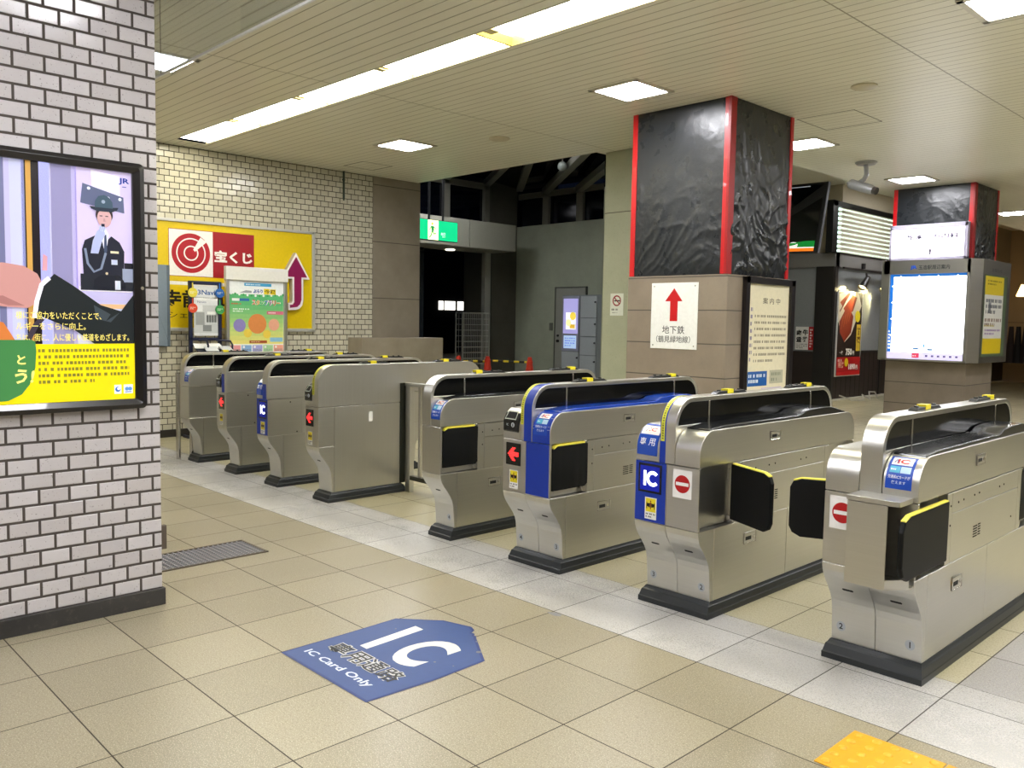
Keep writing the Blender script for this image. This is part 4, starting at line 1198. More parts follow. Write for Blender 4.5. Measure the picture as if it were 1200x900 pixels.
# big hand and dark sleeve in the foreground
a.poly([(U(.60), .565), (U(.52), .585), (U(.44), .575), (U(.39), .545), (U(.365), .49), (U(.385), .43), (U(.43), .40), (U(.52), .405), (U(.60), .42)], '#c08c88', 15)
a.poly([(U(.60), .44), (U(.50), .41), (U(.44), .41), (U(.52), .45)], '#a5706e', 16)
a.line([(U(.345), .53), (U(.375), .50), (U(.395), .43), (U(.405), .36)], .018, '#ece9f4', 17)
a.poly([(U(.325), .548), (U(.25), .50), (U(.14), .42), (U(.055), .395), (U(.03), .43), (U(0), .47), (U(0), .25), (U(.17), .25), (U(.25), .31), (U(.40), .375), (U(.39), .44), (U(.37), .50)], '#1c2226', 16)
a.poly([(U(.17), .42), (U(.10), .38), (U(.12), .35), (U(.06), .39), (U(.10), .345), (U(.16), .36)], '#39434c', 17)
a.line([(U(.44), .25), (U(.40), .33), (U(.375), .36)], .022, '#3b3442', 16)
a.poly([(U(.60), .36), (U(.52), .34), (U(.47), .25), (U(.60), .25)], '#c9763a', 15)
# yellow band and words
a.rect(0, 0, PW, .25, '#e8d60c', 18)
a.greek(U(.395), .075, U(.025), .235, 6, '#7d7a2c', 19, seed=4, fill=.5)
a.rect(U(.09), .025, U(.06), .065, '#e9eef6', 19); a.disc(U(.075), .045, .012, '#3667b0', 20, 14); a.disc(U(.072), .048, .007, '#e9eef6', 21, 12)
a.rect(U(.05), .025, U(.01), .065, '#e9eef6', 19); a.disc(U(.036), .046, .009, '#5c95d0', 20, 12); a.disc(U(.022), .046, .009, '#5c95d0', 20, 12); a.rect(U(.044), .03, U(.016), .034, '#4a70b0', 20)
yw = '#f0e078'
a.text('様にご協力をいただくことで、', U(.475), .355, .033, yw, 19, bold=.008, width=.335)
a.text('ルギーをさらに向上。', U(.475), .310, .032, yw, 19, bold=.008, width=.27)
a.text('ちは、街に、人に優しい鉄道をめざします。', U(.475), .262, .033, yw, 19, bold=.008, width=.452)
a.poly([(U(.60), .268), (U(.42), .268), (U(.405), .26), (U(.402), .22), (U(.407), .15), (U(.43), .08), (U(.46), .04), (U(.51), .015), (U(.60), .01)], '#3f7e46', 20)
a.text('と', U(.475), .165, .04, '#f3ec84', 21, bold=.03); a.text('う!', U(.49), .085, .06, '#f3ec84', 21, bold=.03, slant=.15)
a.text('JR', U(.055), .955, .030, '#223a8e', 8, bold=.03, width=.046); a.rect(U(.04), .945, U(.022), .948, '#223a8e', 8)
a.build('backlit_print', lp)
# ---- floor decal
a = Art(plane_map((0, 0, 0.0012), (1, 0, 0), (0, 1, 0), (0, 0, 1)), mf=lambda q: paint(q, .5), step=.0003)
out = [(-1.995, -1.207), (-1.384, -1.207), (-1.368, -.90), (-1.378, -.64), (-1.59, -.50), (-1.60, -.487), (-1.612, -.492), (-1.628, -.474), (-1.645, -.478), (-1.66, -.447), (-1.70, -.43), (-1.845, -.472), (-2.01, -.62), (-2.003, -.80)]
a.poly(out, '#183270', 1)
cx0, cy0 = -1.70, -.85
a.poly([(cx0 + (x - cx0) * .965, cy0 + (y - cy0) * .965) for x, y in out], '#29467f', 2)
a.poly([(-1.845, -.925), (-1.795, -.925), (-1.815, -.612), (-1.872, -.612)], '#dcdcda', 3)
a.text('C', -1.705, -.917, .300, '#d2d2d0', 3, bold=.035, width=.185)
for k, ch in enumerate('専用通路'):
    a.text(ch, -1.922 + k * .116, -1.056, .104, '#cfd0cf', 4 + (k % 2) * .2, bold=.06, width=.118)
    a.text(ch, -1.917 + k * .116, -1.051, .094, '#1c1f22', 6, bold=.012, width=.108)
a.text('IC Card Only', -1.945, -1.145, .052, '#cfd8e8', 3, bold=.02, width=.46)
for (x_, y_, w_) in ((-1.46, -.60, .012), (-1.50, -.80, .006), (-1.90, -.70, .005), (-1.55, -.53, .007), (-1.42, -.77, .004)): a.disc(x_, y_, w_, '#6d6f74', 6, 7)
dc = a.build('floor_sticker'); tag(dc, 'worn blue house-shaped IC card lane sticker on the beige floor', 'floor sticker')

# ---- yellow tactile tiles
def tactile(x, label):
    t = thing('tactile_tile', label, 'tactile tile', (x, -.394, 0), 'yellow tactile tiles')
    m = paint('#d69c0c', .5, name='yellow_tactile')
    mb = MB(); mb.box(0.003, .297, 0.003, .297, .0005, .004, m); mb.build('base_plate', t, bevel=.001)
    mb = MB()
    for i in range(5):
        for j in range(5): mb.lathe([(.016, .0035), (.014, .0065), (.010, .009), (0, .0095)], .03 + i * .06, .03 + j * .06, paint('#dca516', .45), 12)
    mb.build('raised_dots', t)
tactile(-.107, 'yellow dotted tactile tile at the bottom right corner of the floor')
tactile(.193, 'yellow tactile tile barely in view at the bottom right, beside the dotted one')
mb = MB(); mb.poly = None
mb.add([(-1.615, -.03, .0008), (-1.58, -.004, .0008), (-1.54, -.006, .0008), (-1.53, -.03, .0008), (-1.56, -.045, .0008), (-1.59, -.04, .0008)], [(0, 1, 2, 3, 4, 5)], paint('#85868a', .4)); mb.flat = True
tag(mb.build('floor_patch'), 'small grey repair patch on the floor edge below the second gate', 'floor patch')

# ---- floor grating behind the pillar
fg = thing('floor_grate', 'grey metal floor grate beside the foot of the tiled pillar', 'floor grate', (-3.735, -1.32, 0))
mb = MB(); GW, GL = .335, .80
for x0, x1, y0, y1 in ((0, GW, GL - .012, GL), (0, GW, 0, .012), (0, .012, 0, GL), (GW - .012, GW, 0, GL)): mb.box(x0, x1, y0, y1, .0005, .007, paint('#6e665c', .45, .5))
mb.build('frame', fg)
mb = MB(); mb.box(.012, GW - .012, .012, GL - .012, .0005, .0015, paint('#4b4d54', .6)); mb.build('tray', fg)
mb = MB(); gm = steel('grate_steel', '#a8a9b2', .4)
for k in range(1, 26): mb.box(.012, GW - .012, .012 + k * .0298 - .003, .012 + k * .0298 + .003, .0015, .006, gm)
for k in range(1, 12): mb.box(.012 + k * .026 - .0025, .012 + k * .026 + .0025, .012, GL - .012, .0015, .0055, gm)
mb.build('bars', fg)

# ---- lottery sign on the brick wall
ls = thing('lottery_billboard', 'yellow lottery billboard with a red target emblem on the brick wall', 'billboard', (-8.43, 0, 0))
SY0, SY1, SZ0, SZ1 = -.20, 2.755, 1.225, 2.425
mb = MB()
for y0, y1, z0, z1 in ((SY0, SY1, SZ1 - .012, SZ1 + .02), (SY0, SY1, SZ0 - .03, SZ0 + .01), (SY1 - .03, SY1 + .01, SZ0 - .03, SZ1 + .02), (SY0, SY0 + .03, SZ0, SZ1)): mb.box(0, .05, y0, y1, z0, z1, paint('#c9c9c4', .3, .4))
mb.build('frame', ls, bevel=.004)
a = Art(plane_map((.03, 0, 0), (0, 1, 0), (0, 0, 1), (1, 0, 0)), step=.001)
a.rect(SY0 + .02, SZ0, SY1 - .02, SZ1, '#e2c400', 1)
a.rect(.927, 1.812, 1.948, 2.338, '#a01522', 2); a.rect(.933, 1.818, 1.437, 2.332, '#f2f1ef', 3)
ec = (1.182, 2.075); rd = '#b01626'
a.disc(ec[0], ec[1], .222, rd, 4, 48); a.ring(ec[0], ec[1], .155, .170, '#f4f0ee', 5); a.ring(ec[0], ec[1], .070, .085, '#f4f0ee', 5)
a.poly([(ec[0] + .012, ec[1] + .02), (ec[0] + .11, ec[1] + .185), (ec[0] + .18, ec[1] + .135), (ec[0] + .028, ec[1] + .006)], '#f2f1ef', 6)
a.disc(ec[0], ec[1], .045, rd, 7, 24)
a.text('宝くじ', 1.455, 1.99, .14, '#f7f4f0', 4, bold=.045, width=.47)
a.rect(SY0 + .02, 1.715, 1.60, 1.755, '#f2f1ec', 2)
a.text('寺前', .86, 1.46, .20, '#15120a', 3, bold=.03, width=.42); a.text('所口', 1.37, 1.46, .19, '#15120a', 3, bold=.03, width=.28)
a.text('シェニ', .92, 1.345, .065, '#2a2712', 3, width=.34)
a.build('printed_face', ls)
ar = MB()
out = [(2.465, 2.165), (2.655, 1.845), (2.565, 1.845), (2.565, 1.58), (2.55, 1.52), (2.51, 1.48), (2.46, 1.465), (2.36, 1.46), (2.36, 1.545), (2.40, 1.55), (2.415, 1.57), (2.415, 1.845), (2.28, 1.845)]
ar.prism(out, .03, .10, paint('#b9b4b4', .35), axis='x'); ar.build('arrow_box', ls)
a = Art(plane_map((.1005, 0, 0), (0, 1, 0), (0, 0, 1), (1, 0, 0)), step=.001)
a.poly(out, '#efe9ec', 1)
c0 = (2.46, 1.80)
a.poly([(2.467, 2.115), (2.62, 1.867), (2.54, 1.867), (2.54, 1.59), (2.52, 1.535), (2.48, 1.50), (2.38, 1.487), (2.38, 1.525), (2.42, 1.53), (2.44, 1.56), (2.44, 1.867), (2.315, 1.867)], '#8b0f52', 2)
a.build('arrow_face', ls)

mb = MB(); mb.box(-8.375, -8.345, .60, .915, 1.03, 1.925, paint('#7c8b9a', .4)); mb.box(-8.345, -8.34, .885, .915, 1.03, 1.925, paint('#5c6a78', .4))
tag(mb.build('side_panel_board', bevel=.003), 'narrow blue-grey panel board on the wall beside the tiled pillar', 'panel board')

# ---- free-standing poster board
nb = thing('poster_board', 'silver standing poster board with a green and yellow stamp rally poster', 'poster board', (-8.12, 1.455, 0))
AL = steel('board_aluminium', '#d0d0ce', .3)
BW = .765
mb = MB()
for y in (0.0, BW - .04): mb.box(-.03, .02, y, y + .04, .03, 1.93, AL)
mb.box(-.03, .02, 0, BW, .88, .92, AL); mb.build('frame', nb, bevel=.004)
mb = MB(); mb.box(-.03, .03, -.005, BW + .005, 1.785, 1.94, paint('#dfded8', .35)); mb.build('header_panel', nb, bevel=.004)
mb = MB(); mb.box(-.02, .0, .04, BW - .04, .92, 1.785, paint('#e8e8e4', .5)); mb.build('back_panel', nb)
for y in (0.02, BW - .02):
    mb = MB(); mb.box(-.28, .26, y - .02, y + .02, 0.0, .03, AL); mb.build('foot', nb, bevel=.003)
a = Art(plane_map((.002, .045, .93), (0, 1, 0), (0, 0, 1), (1, 0, 0)), step=.0006)
pw, ph = BW - .09, .84
for k in range(12):
    c1, c2 = (0x5c, 0xb8, 0x78), (0xf0, 0xe6, 0x84)
    q = min(1, k / 9); hx = '#%02x%02x%02x' % tuple(int(c2[i] + (c1[i] - c2[i]) * q) for i in range(3))
    a.rect(0, .12 + k * .05, pw, .12 + (k + 1) * .05 + .001, hx, 1)
a.rect(0, .70, pw, ph, '#eef3f4', 2)
for k in range(14): a.disc(.02 + k * .05, .705 - .02 * math.sin(k / 13 * PI), .014, '#3fa05c' if k % 2 else '#eef3f4', 3, 10)
a.rect(.18, .795, .52, .83, '#3fa2d4', 4); a.greek(.20, .802, .50, .822, 1, '#eef6fb', 5, seed=6)
a.poly([(.12, .715), (.2, .745), (.27, .74), (.27, .715)], '#9aa2a6', 4)
a.text('ぶらり', .29, .715, .045, '#2c50a8', 5, bold=.05, width=.12); a.text('卍回', .42, .71, .06, '#e8cf1e', 5, bold=.04, width=.001)
a.rect(.425, .705, .495, .77, '#e8cf1e', 5); a.rect(.505, .705, .575, .765, '#e8cf1e', 5); a.text('今週', .43, .715, .045, '#2a2a2a', 6, bold=.02, width=.14)
a.rect(.03, .62, .12, .65, '#e9f0ee', 4); a.rect(.12, .62, .24, .65, '#2f6aa8', 4); a.greek(.02, .575, .22, .60, 1, '#d2462f', 4, seed=7)
a.text('スタンプラリー', .27, .575, .065, '#f5f2ea', 4, bold=.07, width=.37)
for i, (ch, cc) in enumerate(zip('スタンプラリー', ('#d8382e', '#e08a1e', '#2f9e4a', '#2f6ac0', '#9a3fa0', '#d8382e', '#e08a1e'))): a.text(ch, .275 + i * .052, .575 if ch != 'ー' else .60, .062 if ch != 'ー' else .010, cc, 5, bold=.03, width=.042)
a.greek(.04, .49, .24, .54, 2, '#eef6f0', 4, seed=9); a.rect(.46, .47, pw, .51, '#d06a86', 4); a.greek(.48, .478, pw - .02, .502, 1, '#f4dfe4', 5, seed=2)
# plain pastel shapes stand where the printed figures are left out
for (u_, v_, r_, c_) in ((.12, .34, .075, '#8f86c4'), (.34, .36, .115, '#d98a4c'), (.55, .35, .07, '#e3a68c'), (.22, .25, .05, '#e9cf50'), (.46, .24, .05, '#e9cf50')): a.disc(u_, v_, r_, c_, 5, 24)
a.rect(.24, .135, .46, .165, '#a8542c', 6); a.greek(.26, .141, .44, .158, 1, '#f1d9b0', 7, seed=5); a.rect(.50, .15, pw - .01, .20, '#8cc4e0', 6)
a.rect(0, 0, pw, .125, '#f3f3ee', 6)
for i, c_ in enumerate(('#eaa0a6', '#8cb4e4', '#a3a6de', '#aad6a0', '#eda892')):
    a.rect(.006 + i * .135, .006, .130 + i * .135, .112, c_, 7); a.disc(.035 + i * .135, .09, .014, '#f7f3ef', 8, 12); a.greek(.02 + i * .135, .02, .12 + i * .135, .07, 3, '#7c7c88', 8, seed=i)
a.build('poster_print', nb)

# ---- leaflet rack
rk = thing('leaflet_rack', 'navy leaflet rack with a white panel and four round tags by the billboard', 'leaflet rack', (-8.12, 1.03, 0))
NV = paint('#141c3c', .35)
mb = MB()
for y in (.0, .335): mb.box(-.02, .02, y, y + .035, 0, 1.74, NV)
mb.box(-.02, .02, 0, .37, 1.715, 1.755, NV); mb.box(-.02, .02, .0, .37, 1.10, 1.13, NV)
mb.tube([(.02, .30, 1.10), (.04, .40, 1.10), (.04, .46, 1.09), (.05, .48, 1.05), (.05, .48, .70)], .011, NV, 8)
mb.tube([(.02, .10, 1.10), (.14, .14, 1.10), (.15, .15, 1.05), (.15, .15, .80)], .011, NV, 8)
mb.box(-.2, .25, .0, .03, 0, .03, NV); mb.box(-.2, .25, .34, .37, 0, .03, NV); mb.build('frame', rk, bevel=.003)
a = Art(plane_map((.006, .055, 1.15), (0, 1, 0), (0, 0, 1), (1, 0, 0)), step=.0005)
a.rect(0, 0, .275, .555, '#dfe2e6', 1); a.rect(0, .42, .275, .425, '#30343c', 2); a.text('3Navi', .045, .455, .055, '#2f5a9a', 2, bold=.02, width=.20)
a.rect(0, .40, .275, .425, '#f4f6f8', 2); a.text('News', .04, .365, .022, '#4a5a8a', 2, width=.1)
a.rect(.0, .03, .275, .34, '#c8ccce', 2)
for u0, v0, u1, v1, c_ in ((.02, .12, .12, .26, '#9a9e9f'), (.14, .15, .26, .23, '#5f6465'), (.10, .05, .20, .12, '#83888a'), (.15, .24, .25, .27, '#eef0f0'), (.0, .27, .10, .34, '#e9ecee')): a.rect(u0, v0, u1, v1, c_, 3)
for k in range(5): a.line([(.14 + k * .03, .13), (.14 + k * .03, .24)], .004, '#e4e7e8', 4)
a.build('panel_print', rk)
mb = MB()
for (y, z, c_) in ((.035, 1.625, '#e3d44a'), (.345, 1.628, '#1f5fae'), (.035, 1.455, '#d9492c'), (.345, 1.445, '#3f9a52')):
    m2 = MB(); m2.tube([(.022, y, z), (.032, y, z)], .052, paint(c_, .4), 20)
    m2.box(.0225, .028, y - .006, y + .006, z + .05, z + .11, paint(c_, .4))
    tg = m2.build('round_tag', rk)
    a = Art(plane_map((.0325, y, z), (0, 1, 0), (0, 0, 1), (1, 0, 0))); a.greek(-.03, -.015, .03, .015, 2, '#f2f0e6', 1, seed=3); a.build('tag_print', tg)
mb = MB(); mb.add([(.02, .03, 1.06), (.02, .36, 1.06), (.26, .42, .93), (.26, .03, .93), (.02, .03, 1.045), (.02, .36, 1.045), (.26, .42, .915), (.26, .03, .915)], [(0, 1, 2, 3), (7, 6, 5, 4), (0, 1, 5, 4), (1, 2, 6, 5), (2, 3, 7, 6), (3, 0, 4, 7)], paint('#2a2f3c', .4)); mb.build('tray', rk)
lf0 = None
for k in range(4):
    m2 = MB(); m2.box(-.05, .05, -.07, .07, 0, .008, paint(['#dfe1df', '#c9cdd0', '#e6e6e2', '#b9bdc0'][k], .4))
    lf = m2.build('leaflet'); lf.location = (-8.12 + .09 + .06 * (k % 2) * 1.4, 1.12 + .085 * k, 1.035 - .028 * (k % 2)); lf.rotation_euler = (0, math.radians(28.5), math.radians(8 * (k - 1.5)))
    tag(lf, 'pale leaflet lying on the tilted tray of the navy rack', 'leaflet', 'leaflets on the rack tray')

mb = MB(); mb.tube([(-8.41, 3.20, CZ - .002), (-8.41, 3.20, 2.92), (-8.41, 3.20, 2.885)], [.014, .014, .009], paint('#3a463c', .5), 10); mb.box(-8.425, -8.40, 3.185, 3.215, 3.14, 3.16, paint('#2b352d', .5))
tag(mb.build('conduit_pipe'), 'short dark green conduit pipe down the top of the brick wall', 'pipe')

# ---- direction sign on the central pillar
ds = thing('direction_sign', 'white metal sign with a red up arrow for the subway on the stone pillar', 'sign', (-3.575, 3.34, 1.15))
mb = MB(); mb.box(0, .492, -.006, 0, 0, .582, paint('#f0f2f1', .3)); mb.build('plate', ds, bevel=.002)
a = Art(plane_map((0, -.0064, 0), (1, 0, 0), (0, 0, 1), (0, -1, 0)))
a.poly([(.245, .535), (.333, .42), (.285, .42), (.285, .245), (.205, .245), (.205, .42), (.15, .42)], '#c4121a', 1)
a.text('地下鉄', .245, .133, .072, '#3c3f42', 1, width=.235, align='c', bold=.006)
a.text('（鶴見緑地線）', .245, .055, .062, '#3c3f42', 1, width=.36, align='c', bold=.004)
a.build('print', ds)
for u, v in ((.03, .552), (.462, .552), (.03, .03), (.462, .03)):
    m2 = MB(); m2.tube([(u, -.006, v), (u, -.009, v)], .006, STF, 10); m2.build('screw', ds)

# framed notice board on the pillar's side
nf = thing('framed_notice', 'black framed cream notice poster on the side of the central stone pillar', 'notice board', (-2.80, 3.575, .83))
mb = MB()
for y0, y1, z0, z1 in ((0, .85, .90, .955), (0, .85, -.30, -.25), (0, .065, -.30, .955), (.785, .85, -.30, .955)): mb.box(0, .04, y0, y1, z0, z1, paint('#171214', .35))
mb.build('frame', nf, bevel=.003)
mb = MB(); mb.box(0, .012, .05, .80, -.26, .91, paint('#e6dfc4', .45)); mb.build('board', nf)
a = Art(plane_map((.0125, .065, -.25), (0, 1, 0), (0, 0, 1), (1, 0, 0)), step=.0005)
a.rect(0, 0, .72, 1.15, '#eae3c6', 1)
a.text('案 内 中', .26, .98, .055, '#6a6350', 2, bold=.01, width=.30)
a.greek(.13, .45, .68, .90, 8, '#8c8570', 2, seed=11, fill=.38); a.greek(.06, .46, .10, .96, 8, '#8c86a0', 2, seed=12, fill=.5)
a.rect(.045, .255, .375, .385, '#1d5fae', 2); a.greek(.06, .275, .35, .37, 2, '#e2ecf6', 3, seed=1, fill=.6)
a.rect(.42, .27, .66, .39, '#b9b8a2', 2); a.greek(.45, .28, .62, .38, 2, '#8a907e', 3, seed=2)
a.rect(.045, .09, .26, .225, '#e3bd62', 2); a.greek(.06, .10, .24, .21, 2, '#c09a48', 3, seed=3); a.rect(.28, .11, .64, .235, '#cdbfd8', 2); a.greek(.38, .17, .52, .22, 1, '#c06a86', 3, seed=4)
a.rect(.33, .01, .37, .06, '#b6643c', 2)
for k in range(5): a.rect(.0, -.075 + k * .008, .60, -.071 + k * .008, '#77776e', 2)
a.build('notice_print', nf)

ns = Art(plane_map((-5.012, 4.498, 1.452), (1, 0, 0), (0, 0, 1), (0, -1, 0)), step=.0006)
ns.rect(0, 0, .185, .245, '#dfe3d6', 1); ns.ring(.092, .165, .045, .060, '#8e1d22', 2); ns.rect(.055, .157, .135, .172, '#3a2c2a', 2)
ns.poly([(.05, .20), (.058, .21), (.136, .132), (.128, .122)], '#8e1d22', 3); ns.greek(.02, .055, .165, .08, 1, '#5c6056', 2, seed=4, fill=.8); ns.greek(.03, .025, .155, .04, 1, '#7c8074', 2, seed=5)
tag(ns.build('no_smoking_sign'), 'small white no smoking sign on the green-tinted column', 'sign')

# ---- far pillar: lit sign, map board, side notice
mbx = thing('map_board', 'grey metal map board with a glowing white station map on the far pillar', 'map board', (0, 0, 0))
GM = steel('grey_board_metal', '#a7a49e', .4)
X0, X1, YF, Z0, Z1 = -3.80, -2.70, 8.85, .93, 2.27
mb = MB()
for x0, x1, z0, z1 in ((X0, X1, 2.09, Z1), (X0, X1, Z0, Z0 + .025), (X0, -3.715, Z0, Z1), (-2.745, X1, Z0, Z1)): mb.box(x0, x1, YF, YF + .19, z0, z1, GM)
mb.box(X0 - .035, X0 + .01, YF + .01, YF + .05, Z0, Z1 + .02, GM)
mb.build('front_case', mbx, bevel=.004)
mb = MB(); mb.prism([(-2.70, 8.85), (-2.60, 9.0), (-2.60, 10.12), (-2.755, 10.12), (-2.755, 9.04), (-2.70, 9.04)], Z0, Z1, GM, axis='z'); mb.build('side_case', mbx, bevel=.004)
mb = MB(); mb.box(-3.715, -2.745, YF + .03, YF + .06, Z0 + .02, 2.09, paint('#2b2d30', .5)); mb.build('back_plate', mbx)
a = Art(plane_map((-3.715, YF + .029, Z0 + .025), (1, 0, 0), (0, 0, 1), (0, -1, 0)), mf=lambda q: glow(q, {'#1f66b8': .9, '#c9c3e0': .9}.get(q, 3.2) if q in ('#1f66b8', '#c9c3e0', '#f6f8ff') else .8), step=.0008)
a.rect(0, 0, .97, 1.135, '#1f66b8', 1); a.rect(.045, .09, .97, 1.10, '#f6f8ff', 2); a.rect(0, .0, .97, .09, '#c9c3e0', 2)
for k in range(6): a.rect(.005, .13 + k * .045, .04 - .004 * k, .155 + k * .045, '#e4ecfa', 3)
for k in range(4): a.poly([(.12 + k * .24, 1.095), (.15 + k * .24, 1.095), (.135 + k * .24, 1.118)], '#f6f8ff', 3)
for k in range(4): a.poly([(.046, .3 + k * .22), (.046, .33 + k * .22), (.022, .315 + k * .22)], '#f6f8ff', 3)
a.rect(.34, .13, .41, .155, '#3c6c9c', 4); a.rect(.47, .16, .49, .20, '#2a8ac0', 4); a.rect(.52, .12, .59, .145, '#5a7c9c', 4); a.rect(.17, .17, .23, .185, '#b8bcc8', 4); a.rect(.42, .33, .435, .36, '#a0a4b0', 4)
a.rect(.33, .02, .42, .08, '#c8405c', 4); a.greek(.34, .035, .41, .055, 1, '#f4e4e8', 5)
for k in range(6): a.rect(.50 + k * .075, .035, .53 + k * .075, .06, '#5c5878', 4)
a.build('lit_map', mbx)
a = Art(plane_map((-3.45, YF - .0005, 2.135), (1, 0, 0), (0, 0, 1), (0, -1, 0)), step=.0006)
a.text('JR', .0, .01, .055, '#1c55c8', 1, bold=.05, width=.085); a.text('玉造駅周辺案内', .105, .008, .060, '#2c3036', 1, bold=.01, width=.39); a.build('title', mbx)
a = Art(plane_map((-2.5995, 9.04, .96), (0, 1, 0), (0, 0, 1), (1, 0, 0)), step=.0008)
a.rect(.02, .05, .95, 1.12, '#5c6a52', 1); a.rect(.06, .09, .80, 1.10, '#e4e3dc', 2); a.rect(.06, .86, .80, 1.10, '#e0c93a', 3); a.greek(.15, .98, .7, 1.06, 2, '#6a5a1c', 4, seed=1); a.rect(.06, .09, .80, .29, '#dfc326', 3)
a.greek(.12, .60, .74, .82, 3, '#6c7078', 4, seed=2, fill=.6); a.rect(.22, .62, .32, .76, '#8f9298', 4); a.greek(.10, .44, .76, .56, 2, '#8a6a5c', 4, seed=3, fill=.7); a.greek(.12, .33, .74, .42, 2, '#9a78b4', 4, seed=4); a.greek(.08, .44, .76, .47, 1, '#c9bb4a', 5, seed=5)
a.text('お知らせ', .30, 1.16, .05, '#4a4c50', 2, width=.4); a.build('side_notice_print', mbx)
ls2 = thing('lit_sign_box', 'bright white lit sign box above the map board on the far pillar', 'lit sign', (0, 0, 0))
mb = MB()
for x0, x1, z0, z1 in ((-3.79, -2.80, 2.70, 2.755), (-3.79, -2.80, 2.275, 2.315), (-3.79, -3.765, 2.275, 2.755), (-2.84, -2.80, 2.275, 2.755)): mb.box(x0, x1, 8.97, 9.045, z0, z1, paint('#b5b0c4', .35))
mb.build('frame', ls2, bevel=.003)
a = Art(plane_map((-3.765, 8.985, 2.315), (1, 0, 0), (0, 0, 1), (0, -1, 0)), mf=lambda q: glow(q, 1.5) if q == '#fbf4ff' else paint(q, .6), step=.0008)
a.rect(0, 0, .925, .385, '#fbf4ff', 1)
a.text('松本漢方内科', .19, .235, .075, '#4f4860', 2, width=.66, bold=.03); a.text('内科・', .18, .325, .022, '#7f7890', 2, width=.14)
a.text('一七', .30, .075, .035, '#4f4860', 2, width=.11, bold=.03); a.rect(.495, .03, .515, .115, '#4a4460', 2); a.rect(.46, .075, .56, .090, '#6a6480', 2)
a.build('lit_face', ls2)

# ---- shop front on the right
BW_ = paint('#2d2320', .45, name='dark_wood_panel'); GB = paint('#7d7b78', .4); FRM = paint('#1f1b1a', .4)
GLS = paint('#8c8f90', .12, name='frosted_shop_glass', coat=.3)
mb = MB()
mb.box(-6.20, -6.02, 12.05, 22, .03, .90, BW_)            # dado
for k in range(40):
    y = 12.10 + k * .2
    mb.box(-6.022, -6.017, y, y + .006, .06, .88, CORE)
mb.box(-6.20, -6.05, 12.05, 22, .90, 2.47, GLS)
mb.box(-6.20, -6.0, 12.05, 22, 2.46, 2.72, GB)
for y in (12.05, 14.16, 16.2, 18.2): mb.box(-6.21, -6.0, y, y + .10, .03, 2.47, FRM)
mb.box(-6.2, -6.0, 12.05, 22, .88, .92, FRM)
mb.box(-6.02, -5.98, 12.05, 22, .0, .035, paint('#c9c4b4', .4))
mb.box(-9.0, -6.02, 12.05, 12.20, .03, .90, BW_); mb.box(-9.0, -6.02, 12.08, 12.2, .90, 2.47, GLS); mb.box(-9.0, -6.0, 12.03, 12.2, 2.46, 2.72, GB)
for x in (-6.36, -7.7): mb.box(x, x + .34 if x > -7 else x + .1, 12.03, 12.2, .03, 2.47, FRM)
mb.box(-9.2, -6.0, 12.2, 22, 2.72, 3.95, paint('#b0a793', .6))
struct('wall_shop', mb, .003)
mb = MB(); mb.box(-3.9, -2.9, 16.0, 16.5, 0, 3.26, concrete('brown_far_pillar', '#6f6558', '#7c7163', jz=1.2)); struct('pillar_far', mb, .004)
mb = MB(); mb.box(-3.9, -2.9, 15.98, 16.0, 1.5, 2.6, glow('#ffe9dc', .8)); tag(mb.build('lit_poster'), 'pale lit poster on the brown pillar at the right edge', 'poster')

lv = thing('louvre_sign', 'black framed shop sign with glowing white horizontal louvres', 'shop sign', (0, 0, 0))
mb = MB()
for y0, y1, z0, z1 in ((11.82, 15.2, 3.53, 3.63), (11.82, 12.02, 2.70, 3.63), (11.82, 15.2, 2.70, 2.72), (15.0, 15.2, 2.70, 3.63)): mb.box(-6.10, -5.98, y0, y1, z0, z1, paint('#0d0d0e', .35))
mb.build('frame', lv, bevel=.003)
mb = MB(); mb.box(-6.10, -6.06, 12.02, 15.0, 2.72, 3.53, paint('#24332e', .25)); mb.build('back_panel', lv)
for k in range(10):
    mb = MB(); z = 2.735 + k * .083; mb.box(-6.06, -6.0, 12.02, 15.0, z, z + .032, glow('#d6efe8', 2.0)); mb.build('lit_louvre', lv)

tv = thing('wall_screen', 'large black screen showing a green and orange strip hung beside the central pillar', 'screen', (0, 0, 0))
TA = Vector((-5.35, 7.62, 3.235)); TB = Vector((-3.985, 7.50, 3.20))
def tq(u, v, h):   # v=1 top, 0 bottom
    top = TA + (TB - TA) * u; bot = Vector((-5.35, 7.42, 2.33)) + (Vector((-4.055, 7.42, 2.30)) - Vector((-5.35, 7.42, 2.33))) * u
    p = bot + (top - bot) * v; return Vector((p.x, p.y - h, p.z))
mb = MB()
vs = [tq(0, 0, 0), tq(1, 0, 0), tq(1, 1, 0), tq(0, 1, 0), tq(0, 0, -.06), tq(1, 0, -.06), tq(1, 1, -.06), tq(0, 1, -.06)]
mb.add(vs, [(0, 1, 2, 3), (7, 6, 5, 4), (0, 1, 5, 4), (1, 2, 6, 5), (2, 3, 7, 6), (3, 0, 4, 7)], paint('#0a0a0b', .6)); mb.build('casing', tv, bevel=.004)
a = Art(lambda u, v, h: tq(u, v, .001 + h), mf=lambda q: glow(q, .7) if q != '#05070a' else paint(q, .08), step=.002)
a.rect(.02, .03, .965, .97, '#05070a', 1); a.rect(.02, .045, .955, .175, '#0d7a2c', 2); a.rect(.02, .075, .955, .09, '#f0f0ea', 3); a.rect(.02, .03, .955, .075, '#f07a1a', 3)
a.disc(.73, .12, .05, '#f4f6f2', 3, 20, ry=.045); a.rect(.02, .95, .82, .957, '#c8d0d8', 3); a.build('display', tv)
mb = MB(); mb.box(-4.75, -4.6, 7.50, 7.62, 2.9, 3.95, paint('#2b2b2b', .4)); mb.build('ceiling_bracket', tv, bevel=.003)

